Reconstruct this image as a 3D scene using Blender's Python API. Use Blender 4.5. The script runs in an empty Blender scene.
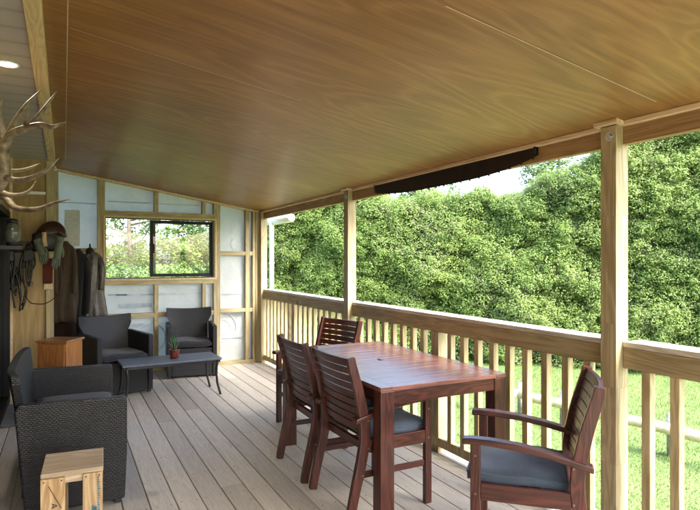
import bpy, bmesh, math, random
import numpy as np
from math import radians as R, sin, cos, pi
from mathutils import Vector, Matrix
random.seed(7); rng = np.random.default_rng(7)
S = bpy.context.scene
COL = S.collection
# ------------------------------------------------------------------ camera
CH = 1.44; YAW = 27.05; FP = 560.0
cd = bpy.data.cameras.new('camera'); cam = bpy.data.objects.new('camera', cd); COL.objects.link(cam)
cd.sensor_width = 36; cd.lens = FP/700*36; cd.shift_y = 5/700; cd.clip_start = .05; cd.clip_end = 2000
cam.location = (0, 0, CH); cam.rotation_euler = (R(90), 0, R(-YAW)); S.camera = cam
# ------------------------------------------------------------------ world, sun, exposure
SUN_EL, SUN_AZ = 48, 163          # azimuth clockwise from +Y
w = bpy.data.worlds.new('World'); S.world = w; w.use_nodes = True
nt = w.node_tree; bg = nt.nodes['Background']
sky = nt.nodes.new('ShaderNodeTexSky'); sky.sky_type = 'NISHITA'; sky.sun_disc = False
sky.sun_elevation = R(SUN_EL); sky.sun_rotation = R(SUN_AZ)
sky.air_density = 1.0; sky.dust_density = 3.5; sky.ozone_density = 1.0
nt.links.new(sky.outputs[0], bg.inputs[0]); bg.inputs[1].default_value = .15
sd = bpy.data.lights.new('sun', 'SUN'); sd.energy = 1.6; sd.angle = R(28); sd.color = (1, .96, .9)
sun = bpy.data.objects.new('sun', sd); COL.objects.link(sun)
dv = Vector((sin(R(SUN_AZ))*cos(R(SUN_EL)), cos(R(SUN_AZ))*cos(R(SUN_EL)), sin(R(SUN_EL))))
sun.rotation_euler = dv.to_track_quat('Z', 'Y').to_euler()
S.view_settings.view_transform = 'Standard'; S.view_settings.look = 'None'
S.view_settings.exposure = 3.05; S.view_settings.gamma = 1; S.view_settings.use_curve_mapping = False
S.render.engine = 'CYCLES'; S.cycles.use_denoising = True
S.cycles.max_bounces = 10; S.cycles.diffuse_bounces = 6; S.cycles.glossy_bounces = 4
S.cycles.transmission_bounces = 6; S.cycles.transparent_max_bounces = 8
S.cycles.sample_clamp_indirect = 8

c_, s_ = cos(R(YAW)), sin(R(YAW))
def P(px, py, D):
    """a point D metres in front of the camera"""
    u = (px-350)/FP*D
    return Vector((u*c_ + D*s_, -u*s_ + D*c_, CH - (py-260)/FP*D))
def wx(px, y):
    t = (px-350)/FP
    return y*(t*c_+s_)/(c_-t*s_)
def wD(px, y):
    return y/(c_-(px-350)/FP*s_)
def wz(px, py, y):
    return CH-(py-260)/FP*wD(px, y)
def zc(x): return 2.136-.163*(x-2.44)     # underside of the sloping ceiling

# ------------------------------------------------------------------ material helpers
def mat(name):
    m = bpy.data.materials.new(name); m.use_nodes = True
    return m, m.node_tree, m.node_tree.nodes['Principled BSDF']
def N(nt, t, **k):
    n = nt.nodes.new(t)
    for a, b in k.items():
        if a in n.inputs.keys(): n.inputs[a].default_value = b
        else: setattr(n, a, b)
    return n
def L(nt, a, b): nt.links.new(a, b)
def math_n(nt, op, a, b=None, c=None):
    n = nt.nodes.new('ShaderNodeMath'); n.operation = op
    for i, v in enumerate((a, b, c)):
        if v is None: continue
        if isinstance(v, (int, float)): n.inputs[i].default_value = v
        else: L(nt, v, n.inputs[i])
    return n.outputs[0]
def ramp(nt, fac, stops):
    r = nt.nodes.new('ShaderNodeValToRGB'); e = r.color_ramp.elements
    while len(e) < len(stops): e.new(.5)
    for k, (p, c) in zip(e, stops): k.position = p; k.color = (*c, 1)
    L(nt, fac, r.inputs[0]); return r.outputs[0]
def mixc(nt, f, a, b, mode='MIX'):
    n = nt.nodes.new('ShaderNodeMix'); n.data_type = 'RGBA'; n.blend_type = mode
    for s, v in ((n.inputs[0], f), (n.inputs[6], a), (n.inputs[7], b)):
        if isinstance(v, (int, float)): s.default_value = v
        elif isinstance(v, tuple): s.default_value = (*v, 1)
        else: L(nt, v, s)
    return n.outputs[2]
def bump(nt, bs, h, strength=.3, dist=.002):
    b = N(nt, 'ShaderNodeBump', Strength=strength, Distance=dist); L(nt, h, b.inputs['Height']); L(nt, b.outputs[0], bs.inputs['Normal'])
def coords(nt, offs=True):
    tc = nt.nodes.new('ShaderNodeTexCoord'); v = tc.outputs['Object']
    if offs:
        oi = nt.nodes.new('ShaderNodeObjectInfo'); gm = nt.nodes.new('ShaderNodeNewGeometry')
        a = nt.nodes.new('ShaderNodeVectorMath'); a.operation = 'ADD'; L(nt, v, a.inputs[0])
        s = math_n(nt, 'ADD', math_n(nt, 'MULTIPLY', oi.outputs['Random'], 37.0), math_n(nt, 'MULTIPLY', gm.outputs['Random Per Island'], 23.0))
        L(nt, s, a.inputs[1]); v = a.outputs[0]
        return v, gm.outputs['Random Per Island'], oi.outputs['Random']
    return v
def wood(name, dark, light, axis='Z', rough=.6, spec=.4, coat=0, grain=1.0, knots=.0, vary=.25, ring=10., bumpk=.15):
    m, nt, bs = mat(name)
    v, isl, obr = coords(nt)
    mp = nt.nodes.new('ShaderNodeMapping'); L(nt, v, mp.inputs[0])
    sc = {'X': (.09, 1, 1), 'Y': (1, .09, 1), 'Z': (1, 1, .09)}[axis]
    mp.inputs['Scale'].default_value = sc
    n1 = N(nt, 'ShaderNodeTexNoise', Scale=9.0, Detail=3.0, Distortion=.6); L(nt, mp.outputs[0], n1.inputs[0])
    rg = math_n(nt, 'SINE', math_n(nt, 'MULTIPLY', n1.outputs[0], ring*6.28))
    rg = math_n(nt, 'MULTIPLY_ADD', rg, .5, .5)
    n2 = N(nt, 'ShaderNodeTexNoise', Scale=160.0, Detail=3.0); L(nt, mp.outputs[0], n2.inputs[0])
    f = math_n(nt, 'MULTIPLY_ADD', rg, .45*grain, math_n(nt, 'MULTIPLY', n2.outputs[0], .55))
    n3 = N(nt, 'ShaderNodeTexNoise', Scale=2.3, Detail=2.0); L(nt, v, n3.inputs[0])
    f = math_n(nt, 'ADD', f, math_n(nt, 'MULTIPLY_ADD', n3.outputs[0], .5, -.25))
    col = ramp(nt, f, [(.15, dark), (.85, light)])
    tone = math_n(nt, 'MULTIPLY_ADD', math_n(nt, 'ADD', isl, obr), vary, 1-vary)
    tn = nt.nodes.new('ShaderNodeCombineColor')
    for i in range(3): L(nt, tone, tn.inputs[i])
    col = mixc(nt, 1.0, col, tn.outputs[0], 'MULTIPLY')
    if knots:
        vo = N(nt, 'ShaderNodeTexVoronoi', Scale=knots); L(nt, v, vo.inputs[0])
        kf = ramp(nt, vo.outputs['Distance'], [(.035, (1, 1, 1)), (.075, (0, 0, 0))])
        col = mixc(nt, kf, col, tuple(x*.35 for x in dark))
    L(nt, col, bs.inputs['Base Color'])
    bs.inputs['Specular IOR Level'].default_value = spec
    rr = math_n(nt, 'MULTIPLY_ADD', n2.outputs[0], .25, rough-.12); L(nt, rr, bs.inputs['Roughness'])
    bs.inputs['Coat Weight'].default_value = coat; bs.inputs['Coat Roughness'].default_value = .25
    bump(nt, bs, f, bumpk, .003)
    return m
def plain(name, col, rough=.5, metal=0, vary=.15, nscale=30., spec=.5, bumps=.0):
    m, nt, bs = mat(name)
    v, isl, obr = coords(nt)
    n = N(nt, 'ShaderNodeTexNoise', Scale=nscale, Detail=4.0); L(nt, v, n.inputs[0])
    a = tuple(x*(1-vary) for x in col); b = tuple(min(1, x*(1+vary)) for x in col)
    L(nt, ramp(nt, n.outputs[0], [(.3, a), (.7, b)]), bs.inputs['Base Color'])
    L(nt, math_n(nt, 'MULTIPLY_ADD', n.outputs[0], .2, rough-.1), bs.inputs['Roughness'])
    bs.inputs['Metallic'].default_value = metal; bs.inputs['Specular IOR Level'].default_value = spec
    if bumps: bump(nt, bs, n.outputs[0], bumps, .004)
    return m
def fabric(name, col, scale=700., vary=.25, sheen=.2):
    m, nt, bs = mat(name)
    v, isl, obr = coords(nt)
    n = N(nt, 'ShaderNodeTexNoise', Scale=scale, Detail=2.0); L(nt, v, n.inputs[0])
    n2 = N(nt, 'ShaderNodeTexNoise', Scale=9., Detail=5.0); L(nt, v, n2.inputs[0])
    f = math_n(nt, 'MULTIPLY_ADD', n.outputs[0], .5, math_n(nt, 'MULTIPLY', n2.outputs[0], .5))
    L(nt, ramp(nt, f, [(.35, tuple(x*(1-vary) for x in col)), (.65, tuple(x*(1+vary) for x in col))]), bs.inputs['Base Color'])
    bs.inputs['Roughness'].default_value = .9; bs.inputs['Sheen Weight'].default_value = sheen; bs.inputs['Specular IOR Level'].default_value = .2
    hh = math_n(nt, 'MULTIPLY_ADD', n2.outputs[0], 4.0, n.outputs[0])
    bump(nt, bs, hh, .5, .004)
    return m
def wicker(name, col):
    m, nt, bs = mat(name)
    tc = nt.nodes.new('ShaderNodeTexCoord')
    so = nt.nodes.new('ShaderNodeSeparateXYZ'); L(nt, tc.outputs['Object'], so.inputs[0])
    sn = nt.nodes.new('ShaderNodeSeparateXYZ'); L(nt, tc.outputs['Normal'], sn.inputs[0])
    ax = math_n(nt, 'GREATER_THAN', math_n(nt, 'ABSOLUTE', sn.outputs[0]), .65)
    az = math_n(nt, 'GREATER_THAN', math_n(nt, 'ABSOLUTE', sn.outputs[2]), .75)
    def sel(f, a, b):   # f ? b : a
        return math_n(nt, 'ADD', math_n(nt, 'MULTIPLY', b, f), math_n(nt, 'MULTIPLY', a, math_n(nt, 'SUBTRACT', 1., f)))
    u = sel(ax, so.outputs[0], so.outputs[1]); vv = sel(az, so.outputs[2], so.outputs[1]); u = sel(az, u, so.outputs[0])
    wn = N(nt, 'ShaderNodeTexNoise', Scale=26., Detail=2.0); L(nt, tc.outputs['Object'], wn.inputs[0])
    u = math_n(nt, 'ADD', u, math_n(nt, 'MULTIPLY_ADD', wn.outputs[0], .010, -.005)); vv = math_n(nt, 'ADD', vv, math_n(nt, 'MULTIPLY_ADD', wn.outputs[0], .007, -.0035))
    cb = nt.nodes.new('ShaderNodeCombineXYZ'); L(nt, u, cb.inputs[0]); L(nt, vv, cb.inputs[1])
    br = nt.nodes.new('ShaderNodeTexBrick'); L(nt, cb.outputs[0], br.inputs[0])
    br.inputs['Scale'].default_value = 1; br.inputs['Brick Width'].default_value = .021; br.inputs['Row Height'].default_value = .0110
    br.inputs['Mortar Size'].default_value = .0027; br.inputs['Mortar Smooth'].default_value = 1.; br.offset = .5
    br.inputs['Color1'].default_value = (*[x*.85 for x in col], 1); br.inputs['Color2'].default_value = (*[x*1.25 for x in col], 1)
    br.inputs['Mortar'].default_value = (*[x*.15 for x in col], 1)
    L(nt, br.outputs[0], bs.inputs['Base Color'])
    bs.inputs['Roughness'].default_value = .42
    bump(nt, bs, math_n(nt, 'SUBTRACT', 1., br.outputs[1]), .7, .005)
    return m

PINE = wood('treated_pine', (.34, .26, .12), (.56, .47, .27), 'Z', knots=2.2, vary=.18)
PINE_Y = wood('treated_pine_long', (.25, .19, .095), (.43, .345, .195), 'Y', knots=1.6, vary=.12)
PINE_X = wood('treated_pine_cross', (.34, .26, .12), (.54, .45, .26), 'X', knots=2.0, vary=.15)
PINE_F = wood('framing_pine', (.32, .25, .12), (.50, .41, .24), 'Z', knots=2.0, vary=.15)
CAPM = wood('weathered_sunlit_cap', (.42, .38, .30), (.66, .62, .53), 'Y', vary=.08, rough=.5)  # weathered grey, paled further to carry the sun on the rail top
BEAM = wood('beam_pine', (.24, .135, .055), (.42, .265, .125), 'Y', knots=1.4, vary=.05, rough=.45)
POST = wood('post_pine', (.27, .21, .11), (.47, .39, .235), 'Z', knots=1.8, vary=.1)
PALE = wood('pale_trim', (.50, .36, .19), (.72, .56, .35), 'Y', vary=.1)
PALEZ = wood('pale_beam', (.50, .37, .17), (.70, .55, .30), 'Y', vary=.05, knots=1.3)
CRATE = wood('crate_wood', (.34, .20, .08), (.58, .42, .23), 'Z', vary=.22, knots=4.)
CRATEX = wood('crate_wood_top', (.40, .29, .17), (.64, .52, .37), 'X', vary=.2)
MAHX = wood('red_timber_x', (.026, .0065, .004), (.105, .026, .015), 'X', rough=.40, coat=.35, vary=.18, knots=0)
MAHY = wood('red_timber_y', (.026, .0065, .004), (.105, .026, .015), 'Y', rough=.40, coat=.35, vary=.18)
MAHZ = wood('red_timber_z', (.026, .0065, .004), (.105, .026, .015), 'Z', rough=.40, coat=.35, vary=.18)
TOPM = wood('table_timber', (.115, .042, .032), (.25, .105, .080), 'X', rough=.36, coat=.8, vary=.25)
ORANGE = wood('cabinet_timber', (.24, .085, .022), (.38, .16, .05), 'Z', rough=.35, coat=.3, vary=.05)
PLYW = wood('plywood_wall', (.28, .18, .065), (.42, .29, .13), 'Z', ring=4., vary=.05)
LOG = wood('round_log', (.42, .36, .24), (.68, .60, .44), 'X', vary=.1)
BLACK = plain('black_metal', (.012, .012, .014), .35)
ALU = plain('black_aluminium', (.012, .012, .013), .5, spec=.25)
WHITE = plain('white_plastic', (.78, .78, .76), .35, vary=.04)
NAVY = fabric('blue_grey_cushion', (.072, .098, .135))
CHAR = fabric('charcoal_cushion', (.026, .027, .031))
WICK = wicker('charcoal_wicker', (.023, .023, .026))
WICKT = wicker('table_wicker', (.17, .19, .22))
DSTEEL = plain('dull_bolt', (.22, .17, .15), .45, .8)
STEEL = plain('steel', (.55, .55, .55), .35, 1.)
RUST = plain('rusty_saw_steel', (.020, .010, .009), .6, .3, .6, 14., bumps=.4)
LEATH = plain('brown_leather', (.035, .013, .009), .38, bumps=.2)
DLEATH = plain('black_leather', (.010, .009, .009), .45, bumps=.3)
TANC = fabric('tan_oilskin', (.046, .031, .019), 200.)
MAROON = fabric('maroon_cloth', (.022, .010, .008), 200.)
BLKC = fabric('black_cloth', (.010, .010, .011), 200.)
GREYC = plain('grey_waxed_cloth', (.060, .050, .042), .38, vary=.5, nscale=16., bumps=.5)
GREENC = fabric('green_canvas', (.12, .15, .11), 200.)
REDC = fabric('red_cloth', (.085, .018, .012), 200.)
POTM = plain('red_pot', (.16, .03, .025), .3, vary=.3)
PLANTM = plain('succulent_green', (.07, .16, .06), .4)
SOIL = plain('soil', (.03, .02, .015), .95)
MATM = fabric('door_mat', (.10, .10, .10), 90., .5)
GREYP = plain('grey_post', (.25, .27, .28), .8, vary=.3)
ROOFM = plain('roof_steel', (.2, .22, .22), .5)
BONE = None
def antler_mat():
    m, nt, bs = mat('antler_bone'); v = coords(nt, False)
    n = N(nt, 'ShaderNodeTexNoise', Scale=14., Detail=6.0, Distortion=1.); L(nt, v, n.inputs[0])
    L(nt, ramp(nt, n.outputs[0], [(.3, (.08, .055, .032)), (.55, (.26, .205, .14)), (.75, (.52, .45, .34))]), bs.inputs['Base Color'])
    bs.inputs['Roughness'].default_value = .55; bump(nt, bs, n.outputs[0], .6, .006); return m
BONE = antler_mat()
def ceiling_mat():
    m, nt, bs = mat('ceiling_plywood'); v = coords(nt, False)
    gm = nt.nodes.new('ShaderNodeNewGeometry')
    off = nt.nodes.new('ShaderNodeVectorMath'); off.operation = 'ADD'; L(nt, v, off.inputs[0]); off.inputs[1].default_value = (3.1, 7.3, 0)
    mp = nt.nodes.new('ShaderNodeMapping'); L(nt, off.outputs[0], mp.inputs[0]); mp.inputs['Scale'].default_value = (.55, 2.2, 1)
    a = N(nt, 'ShaderNodeTexNoise', Scale=.72, Detail=2.0, Roughness=.45, Distortion=1.3); L(nt, mp.outputs[0], a.inputs[0])
    r = math_n(nt, 'MULTIPLY_ADD', math_n(nt, 'SINE', math_n(nt, 'MULTIPLY', a.outputs[0], 80.)), .5, .5)
    mp2 = nt.nodes.new('ShaderNodeMapping'); L(nt, off.outputs[0], mp2.inputs[0]); mp2.inputs['Scale'].default_value = (.8, 16, 1)
    b = N(nt, 'ShaderNodeTexNoise', Scale=3., Detail=5.0, Distortion=.5); L(nt, mp2.outputs[0], b.inputs[0])
    c = N(nt, 'ShaderNodeTexNoise', Scale=1.3, Detail=3.0); L(nt, off.outputs[0], c.inputs[0])
    f = math_n(nt, 'ADD', math_n(nt, 'MULTIPLY', math_n(nt,'POWER',r,2.), .13), math_n(nt, 'MULTIPLY_ADD', b.outputs[0], .36, math_n(nt, 'MULTIPLY', c.outputs[0], .50)))
    L(nt, ramp(nt, f, [(.28, (.175, .082, .023)), (.5, (.28, .142, .042)), (.72, (.38, .212, .070))]), bs.inputs['Base Color'])
    bs.inputs['Roughness'].default_value = .45; bs.inputs['Specular IOR Level'].default_value = .35
    bs.inputs['Coat Weight'].default_value = .12; bs.inputs['Coat Roughness'].default_value = .25
    bump(nt, bs, b.outputs[0], .06, .003); return m
CEIL = ceiling_mat()
def deck_mat():
    m, nt, bs = mat('deck_boards')
    v, isl, obr = coords(nt)
    mp = nt.nodes.new('ShaderNodeMapping'); L(nt, v, mp.inputs[0]); mp.inputs['Scale'].default_value = (1, .06, 1)
    n1 = N(nt, 'ShaderNodeTexNoise', Scale=14., Detail=3.0, Distortion=.8); L(nt, mp.outputs[0], n1.inputs[0])
    rg = math_n(nt, 'MULTIPLY_ADD', math_n(nt, 'SINE', math_n(nt, 'MULTIPLY', n1.outputs[0], 60.)), .5, .5)
    n2 = N(nt, 'ShaderNodeTexNoise', Scale=200., Detail=3.0); L(nt, mp.outputs[0], n2.inputs[0])
    f = math_n(nt, 'MULTIPLY_ADD', rg, .25, math_n(nt, 'MULTIPLY', n2.outputs[0], .7))
    col = ramp(nt, f, [(.15, (.46, .405, .33)), (.8, (.72, .655, .56))])
    v2 = coords(nt, False)
    n3 = N(nt, 'ShaderNodeTexNoise', Scale=1.7, Detail=6.0, Roughness=.65); L(nt, v2, n3.inputs[0])
    col = mixc(nt, math_n(nt, 'MULTIPLY', n3.outputs[0], .45), col, (.50, .465, .42))
    vo = N(nt, 'ShaderNodeTexNoise', Scale=22., Detail=4.0, Roughness=.7); L(nt, v2, vo.inputs[0])
    col = mixc(nt, ramp(nt, vo.outputs[0], [(.66, (0, 0, 0)), (.74, (.6, .6, .6))]), col, (.74, .70, .64))
    tone = math_n(nt, 'MULTIPLY_ADD', isl, .32, .80)
    tn = nt.nodes.new('ShaderNodeCombineColor')
    for i in range(3): L(nt, tone, tn.inputs[i])
    col = mixc(nt, 1.0, col, tn.outputs[0], 'MULTIPLY')
    L(nt, col, bs.inputs['Base Color']); L(nt, math_n(nt, 'MULTIPLY_ADD', vo.outputs[0], .3, .38), bs.inputs['Roughness'])
    bump(nt, bs, f, .25, .003); return m
DECK = deck_mat()
def wrap_mat():
    m, nt, bs = mat('building_wrap'); v = coords(nt, False)
    n = N(nt, 'ShaderNodeTexNoise', Scale=2.2, Detail=4.0, Distortion=1.2); L(nt, v, n.inputs[0])
    col = ramp(nt, n.outputs[0], [(.3, (.43, .435, .385)), (.7, (.59, .59, .54))])
    bs.inputs['Roughness'].default_value = .45
    L(nt, col, bs.inputs['Base Color'])
    tr = nt.nodes.new('ShaderNodeBsdfTranslucent'); tr.inputs[0].default_value = (.66, .72, .80, 1)
    mx = nt.nodes.new('ShaderNodeMixShader'); mx.inputs[0].default_value = .16
    L(nt, bs.outputs[0], mx.inputs[1]); L(nt, tr.outputs[0], mx.inputs[2]); L(nt, mx.outputs[0], nt.nodes['Material Output'].inputs[0])
    n2 = N(nt, 'ShaderNodeTexNoise', Scale=5., Detail=3.0, Distortion=2.5); L(nt, v, n2.inputs[0])
    bump(nt, bs, n2.outputs[0], .22, .02); return m
WRAP = wrap_mat()
INK = plain('faded_blue_ink', (.42, .48, .56), .6, vary=.25, nscale=8.)
INKW = plain('pale_print', (.57, .59, .60), .6, vary=.05)
INKG = plain('grey_print', (.50, .54, .57), .6, vary=.1)
def glass_mat():
    m = bpy.data.materials.new('window_glass'); m.use_nodes = True; nt = m.node_tree; nt.nodes.clear()
    o = nt.nodes.new('ShaderNodeOutputMaterial'); t = nt.nodes.new('ShaderNodeBsdfTransparent'); t.inputs[0].default_value = (.93, .96, .95, 1)
    g = nt.nodes.new('ShaderNodeBsdfGlossy'); g.inputs['Roughness'].default_value = .02
    fr = nt.nodes.new('ShaderNodeFresnel'); mx = nt.nodes.new('ShaderNodeMixShader')
    L(nt, fr.outputs[0], mx.inputs[0]); L(nt, t.outputs[0], mx.inputs[1]); L(nt, g.outputs[0], mx.inputs[2]); L(nt, mx.outputs[0], o.inputs[0]); return m
GLASS = glass_mat()
DARKG = plain('dark_door_glass', (.008, .009, .01), .12, vary=.1)
def soffit_mat():
    m, nt, bs = mat('soffit_boards'); v = coords(nt, False)
    wv = nt.nodes.new('ShaderNodeTexWave'); wv.bands_direction = 'Y'; wv.inputs['Scale'].default_value = 1.6; wv.inputs['Distortion'].default_value = .6; L(nt, v, wv.inputs[0])
    L(nt, ramp(nt, wv.outputs[0], [(0, (.30, .28, .26)), (.12, (.39, .37, .34)), (1, (.41, .39, .36))]), bs.inputs['Base Color'])
    bs.inputs['Roughness'].default_value = .4; return m
SOFF = soffit_mat()
def leaf_mat(name, a, b, c, tr=.35, dead=False):
    m, nt, bs = mat(name)
    gm = nt.nodes.new('ShaderNodeNewGeometry'); v = coords(nt, False)
    n = N(nt, 'ShaderNodeTexNoise', Scale=1.4, Detail=4.0); L(nt, v, n.inputs[0])
    nb = N(nt, 'ShaderNodeTexNoise', Scale=6.5, Detail=2.0); L(nt, v, nb.inputs[0])
    f = math_n(nt, 'MULTIPLY_ADD', gm.outputs['Random Per Island'], .35, math_n(nt, 'MULTIPLY_ADD', n.outputs[0], .6, math_n(nt, 'MULTIPLY_ADD', nb.outputs[0], .8, -.4)))
    col = ramp(nt, f, [(.15, a), (.5, b), (.85, c)])
    pt = N(nt, 'ShaderNodeTexNoise', Scale=.75, Detail=5.0, Roughness=.7); L(nt, v, pt.inputs[0])
    dd = math_n(nt, 'ADD', math_n(nt, 'MULTIPLY', gm.outputs['Random Per Island'], .35), pt.outputs[0])
    if dead: col = mixc(nt, ramp(nt, dd, [(.84, (0, 0, 0)), (.90, (.8, .8, .8))]), col, (.26, .24, .17))
    L(nt, col, bs.inputs['Base Color']); bs.inputs['Roughness'].default_value = .5; bs.inputs['Specular IOR Level'].default_value = .3
    t = nt.nodes.new('ShaderNodeBsdfTranslucent'); L(nt, col, t.inputs[0])
    mx = nt.nodes.new('ShaderNodeMixShader'); mx.inputs[0].default_value = tr
    L(nt, bs.outputs[0], mx.inputs[1]); L(nt, t.outputs[0], mx.inputs[2]); L(nt, mx.outputs[0], nt.nodes['Material Output'].inputs[0]); return m
LEAF1 = leaf_mat('hedge_leaves', (.095, .155, .035), (.165, .25, .058), (.27, .345, .095), .4, True)
LEAF2 = leaf_mat('tree_leaves', (.045, .09, .02), (.10, .17, .04), (.20, .28, .08))
LEAF3 = leaf_mat('dark_leaves', (.025, .06, .014), (.05, .10, .025), (.09, .15, .04))
GRASSM = leaf_mat('grass_blades', (.10, .165, .035), (.135, .215, .048), (.175, .25, .07))
BARK = plain('bark', (.16, .13, .10), .9, vary=.4, bumps=.8)
CORE = plain('hedge_shade_core', (.045, .065, .022), .95, vary=.5, nscale=5.)  # dark colour stands in for the shade between the hedge leaves
def lawn_mat():
    m, nt, bs = mat('lawn'); v = coords(nt, False)
    a = N(nt, 'ShaderNodeTexNoise', Scale=.9, Detail=5.0); L(nt, v, a.inputs[0])
    b = N(nt, 'ShaderNodeTexNoise', Scale=45., Detail=4.0); L(nt, v, b.inputs[0])
    f = math_n(nt, 'MULTIPLY_ADD', a.outputs[0], .6, math_n(nt, 'MULTIPLY', b.outputs[0], .5))
    L(nt, ramp(nt, f, [(.3, (.07, .125, .03)), (.55, (.12, .19, .05)), (.8, (.18, .26, .08))]), bs.inputs['Base Color'])
    bs.inputs['Roughness'].default_value = .9; bump(nt, bs, b.outputs[0], 1., .04); return m
LAWN = lawn_mat()

# ------------------------------------------------------------------ mesh helpers
class MB:
    def __init__(s): s.v = []; s.f = []; s.mi = []; s.m = 0
    def mat(s, i): s.m = i; return s
    def add(s, vs, fs):
        o = len(s.v); s.v += [tuple(v) for v in vs]; s.f += [tuple(i+o for i in f) for f in fs]; s.mi += [s.m]*len(fs); return s
    def box(s, x0, x1, y0, y1, z0, z1, M=None, jit=0):
        vs = [Vector((x, y, z)) for z in (z0, z1) for y in (y0, y1) for x in (x0, x1)]
        if jit: vs = [v+Vector([random.uniform(-jit, jit) for _ in range(3)]) for v in vs]
        if M is not None: vs = [M @ v for v in vs]
        return s.add(vs, [(0, 2, 3, 1), (4, 5, 7, 6), (0, 1, 5, 4), (2, 6, 7, 3), (0, 4, 6, 2), (1, 3, 7, 5)])
    def prism(s, pts, y0, y1, axes='xz', M=None):
        """polygon in a plane (counter-clockwise), extruded along the third axis"""
        n = len(pts)
        def mk(a, b, c): return {'xz': (a, c, b), 'xy': (a, b, c), 'yz': (c, a, b)}[axes]
        vs = [Vector(mk(a, b, y0)) for a, b in pts]+[Vector(mk(a, b, y1)) for a, b in pts]
        if M is not None: vs = [M @ v for v in vs]
        return s.add(vs, [tuple(range(n)), tuple(range(2*n-1, n-1, -1))]+[(i, i+n, (i+1) % n+n, (i+1) % n) for i in range(n)])
    def strip(s, path, w0, w1, th, axis='y', M=None):
        """rectangular bar following a path in the XZ plane; th = thickness list; spans w0..w1 across"""
        n = len(path); up = []; dn = []
        for i, (x, z) in enumerate(path):
            a = path[max(i-1, 0)]; b = path[min(i+1, n-1)]
            d = Vector((b[0]-a[0], b[1]-a[1])).normalized(); nn = Vector((-d[1], d[0]))
            t = th[i] if isinstance(th, (list, tuple)) else th
            up.append((x+nn[0]*t/2, z+nn[1]*t/2)); dn.append((x-nn[0]*t/2, z-nn[1]*t/2))
        vs = []
        for (a, b) in zip(up, dn):
            vs += [Vector((a[0], w0, a[1])), Vector((a[0], w1, a[1])), Vector((b[0], w1, b[1])), Vector((b[0], w0, b[1]))]
        if M is not None: vs = [M @ v for v in vs]
        fs = [(0, 1, 2, 3), tuple(4*(n-1)+k for k in (3, 2, 1, 0))]
        for i in range(n-1):
            for k in range(4):
                a = 4*i+k; b = 4*i+(k+1) % 4; fs.append((a, a+4, b+4, b))
        return s.add(vs, fs)
    def tube(s, pts, rad, n=8, cap=True):
        pts = [Vector(p) for p in pts]; k = len(pts)
        if not isinstance(rad, (list, tuple)): rad = [rad]*k
        up = Vector((0, 0, 1)); vs = []; prev = None
        for i, p in enumerate(pts):
            d = (pts[min(i+1, k-1)]-pts[max(i-1, 0)]).normalized()
            if prev is None:
                a = d.cross(up if abs(d.z) < .9 else Vector((1, 0, 0))).normalized()
            else: a = (prev-d*prev.dot(d)).normalized()
            prev = a; b = d.cross(a)
            vs += [p+(a*cos(2*pi*j/n)+b*sin(2*pi*j/n))*rad[i] for j in range(n)]
        fs = [(i*n+j, i*n+(j+1) % n, (i+1)*n+(j+1) % n, (i+1)*n+j) for i in range(k-1) for j in range(n)]
        if cap: fs += [tuple(range(n-1, -1, -1)), tuple(range((k-1)*n, k*n))]
        return s.add(vs, fs)
    def lathe(s, prof, c, n=24):
        vs = []; k = len(prof)
        for r, z in prof: vs += [(c[0]+r*cos(2*pi*j/n), c[1]+r*sin(2*pi*j/n), c[2]+z) for j in range(n)]
        fs = [(i*n+j, i*n+(j+1) % n, (i+1)*n+(j+1) % n, (i+1)*n+j) for i in range(k-1) for j in range(n)]
        fs += [tuple(range(n-1, -1, -1)), tuple(range((k-1)*n, k*n))]
        return s.add(vs, fs)
    def grid(s, fn, nu, nv):
        vs = [fn(i/nu, j/nv) for j in range(nv+1) for i in range(nu+1)]
        return s.add(vs, [(j*(nu+1)+i, j*(nu+1)+i+1, (j+1)*(nu+1)+i+1, (j+1)*(nu+1)+i) for j in range(nv) for i in range(nu)])
    def build(s, name, mats, parent=None, bevel=0, smooth=False, solid=0, sub=0, seg=2, fixn=True):
        me = bpy.data.meshes.new(name); me.from_pydata(s.v, [], s.f)
        if not isinstance(mats, (list, tuple)): mats = [mats]
        for m in mats: me.materials.append(m)
        for p, i in zip(me.polygons, s.mi): p.material_index = i
        if fixn:
            bm = bmesh.new(); bm.from_mesh(me); bmesh.ops.recalc_face_normals(bm, faces=bm.faces); bm.to_mesh(me); bm.free()
        if smooth:
            for p in me.polygons: p.use_smooth = True
        o = bpy.data.objects.new(name, me); COL.objects.link(o)
        if parent is not None: o.parent = parent
        if solid:
            md = o.modifiers.new('solid', 'SOLIDIFY'); md.thickness = solid; md.offset = 0
        if bevel:
            md = o.modifiers.new('bevel', 'BEVEL'); md.width = bevel; md.segments = seg; md.limit_method = 'ANGLE'; md.angle_limit = R(35)
        if sub:
            md = o.modifiers.new('sub', 'SUBSURF'); md.levels = sub; md.render_levels = sub
        return o
def tag(o, label=None, cat=None, group=None, kind=None):
    if label: o['label'] = label
    if cat: o['category'] = cat
    if group: o['group'] = group
    if kind: o['kind'] = kind
    return o
def thing(name, label, cat, loc=(0, 0, 0), rz=0, group=None):
    o = bpy.data.objects.new(name, None); COL.objects.link(o); o.location = loc; o.rotation_euler = (0, 0, rz); o.empty_display_size = .1
    return tag(o, label, cat, group)
def copy_tree(o, parent=None):
    kids = [c for c in COL.objects if c.parent is o]
    c = o.copy(); COL.objects.link(c)
    if parent is not None: c.parent = parent
    for k in kids: copy_tree(k, c)
    return c
def bx(name, m, parent, *a, bevel=.003, **k):
    b = MB(); b.box(*a); return b.build(name, m, parent, bevel=bevel, **k)

# ================================================================== SETTING
GZ = -.62
b = MB(); b.grid(lambda u, v: (-260+520*u, -260+520*v, GZ), 40, 40)
tag(b.build('ground', LAWN, fixn=False), kind='structure')
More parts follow.
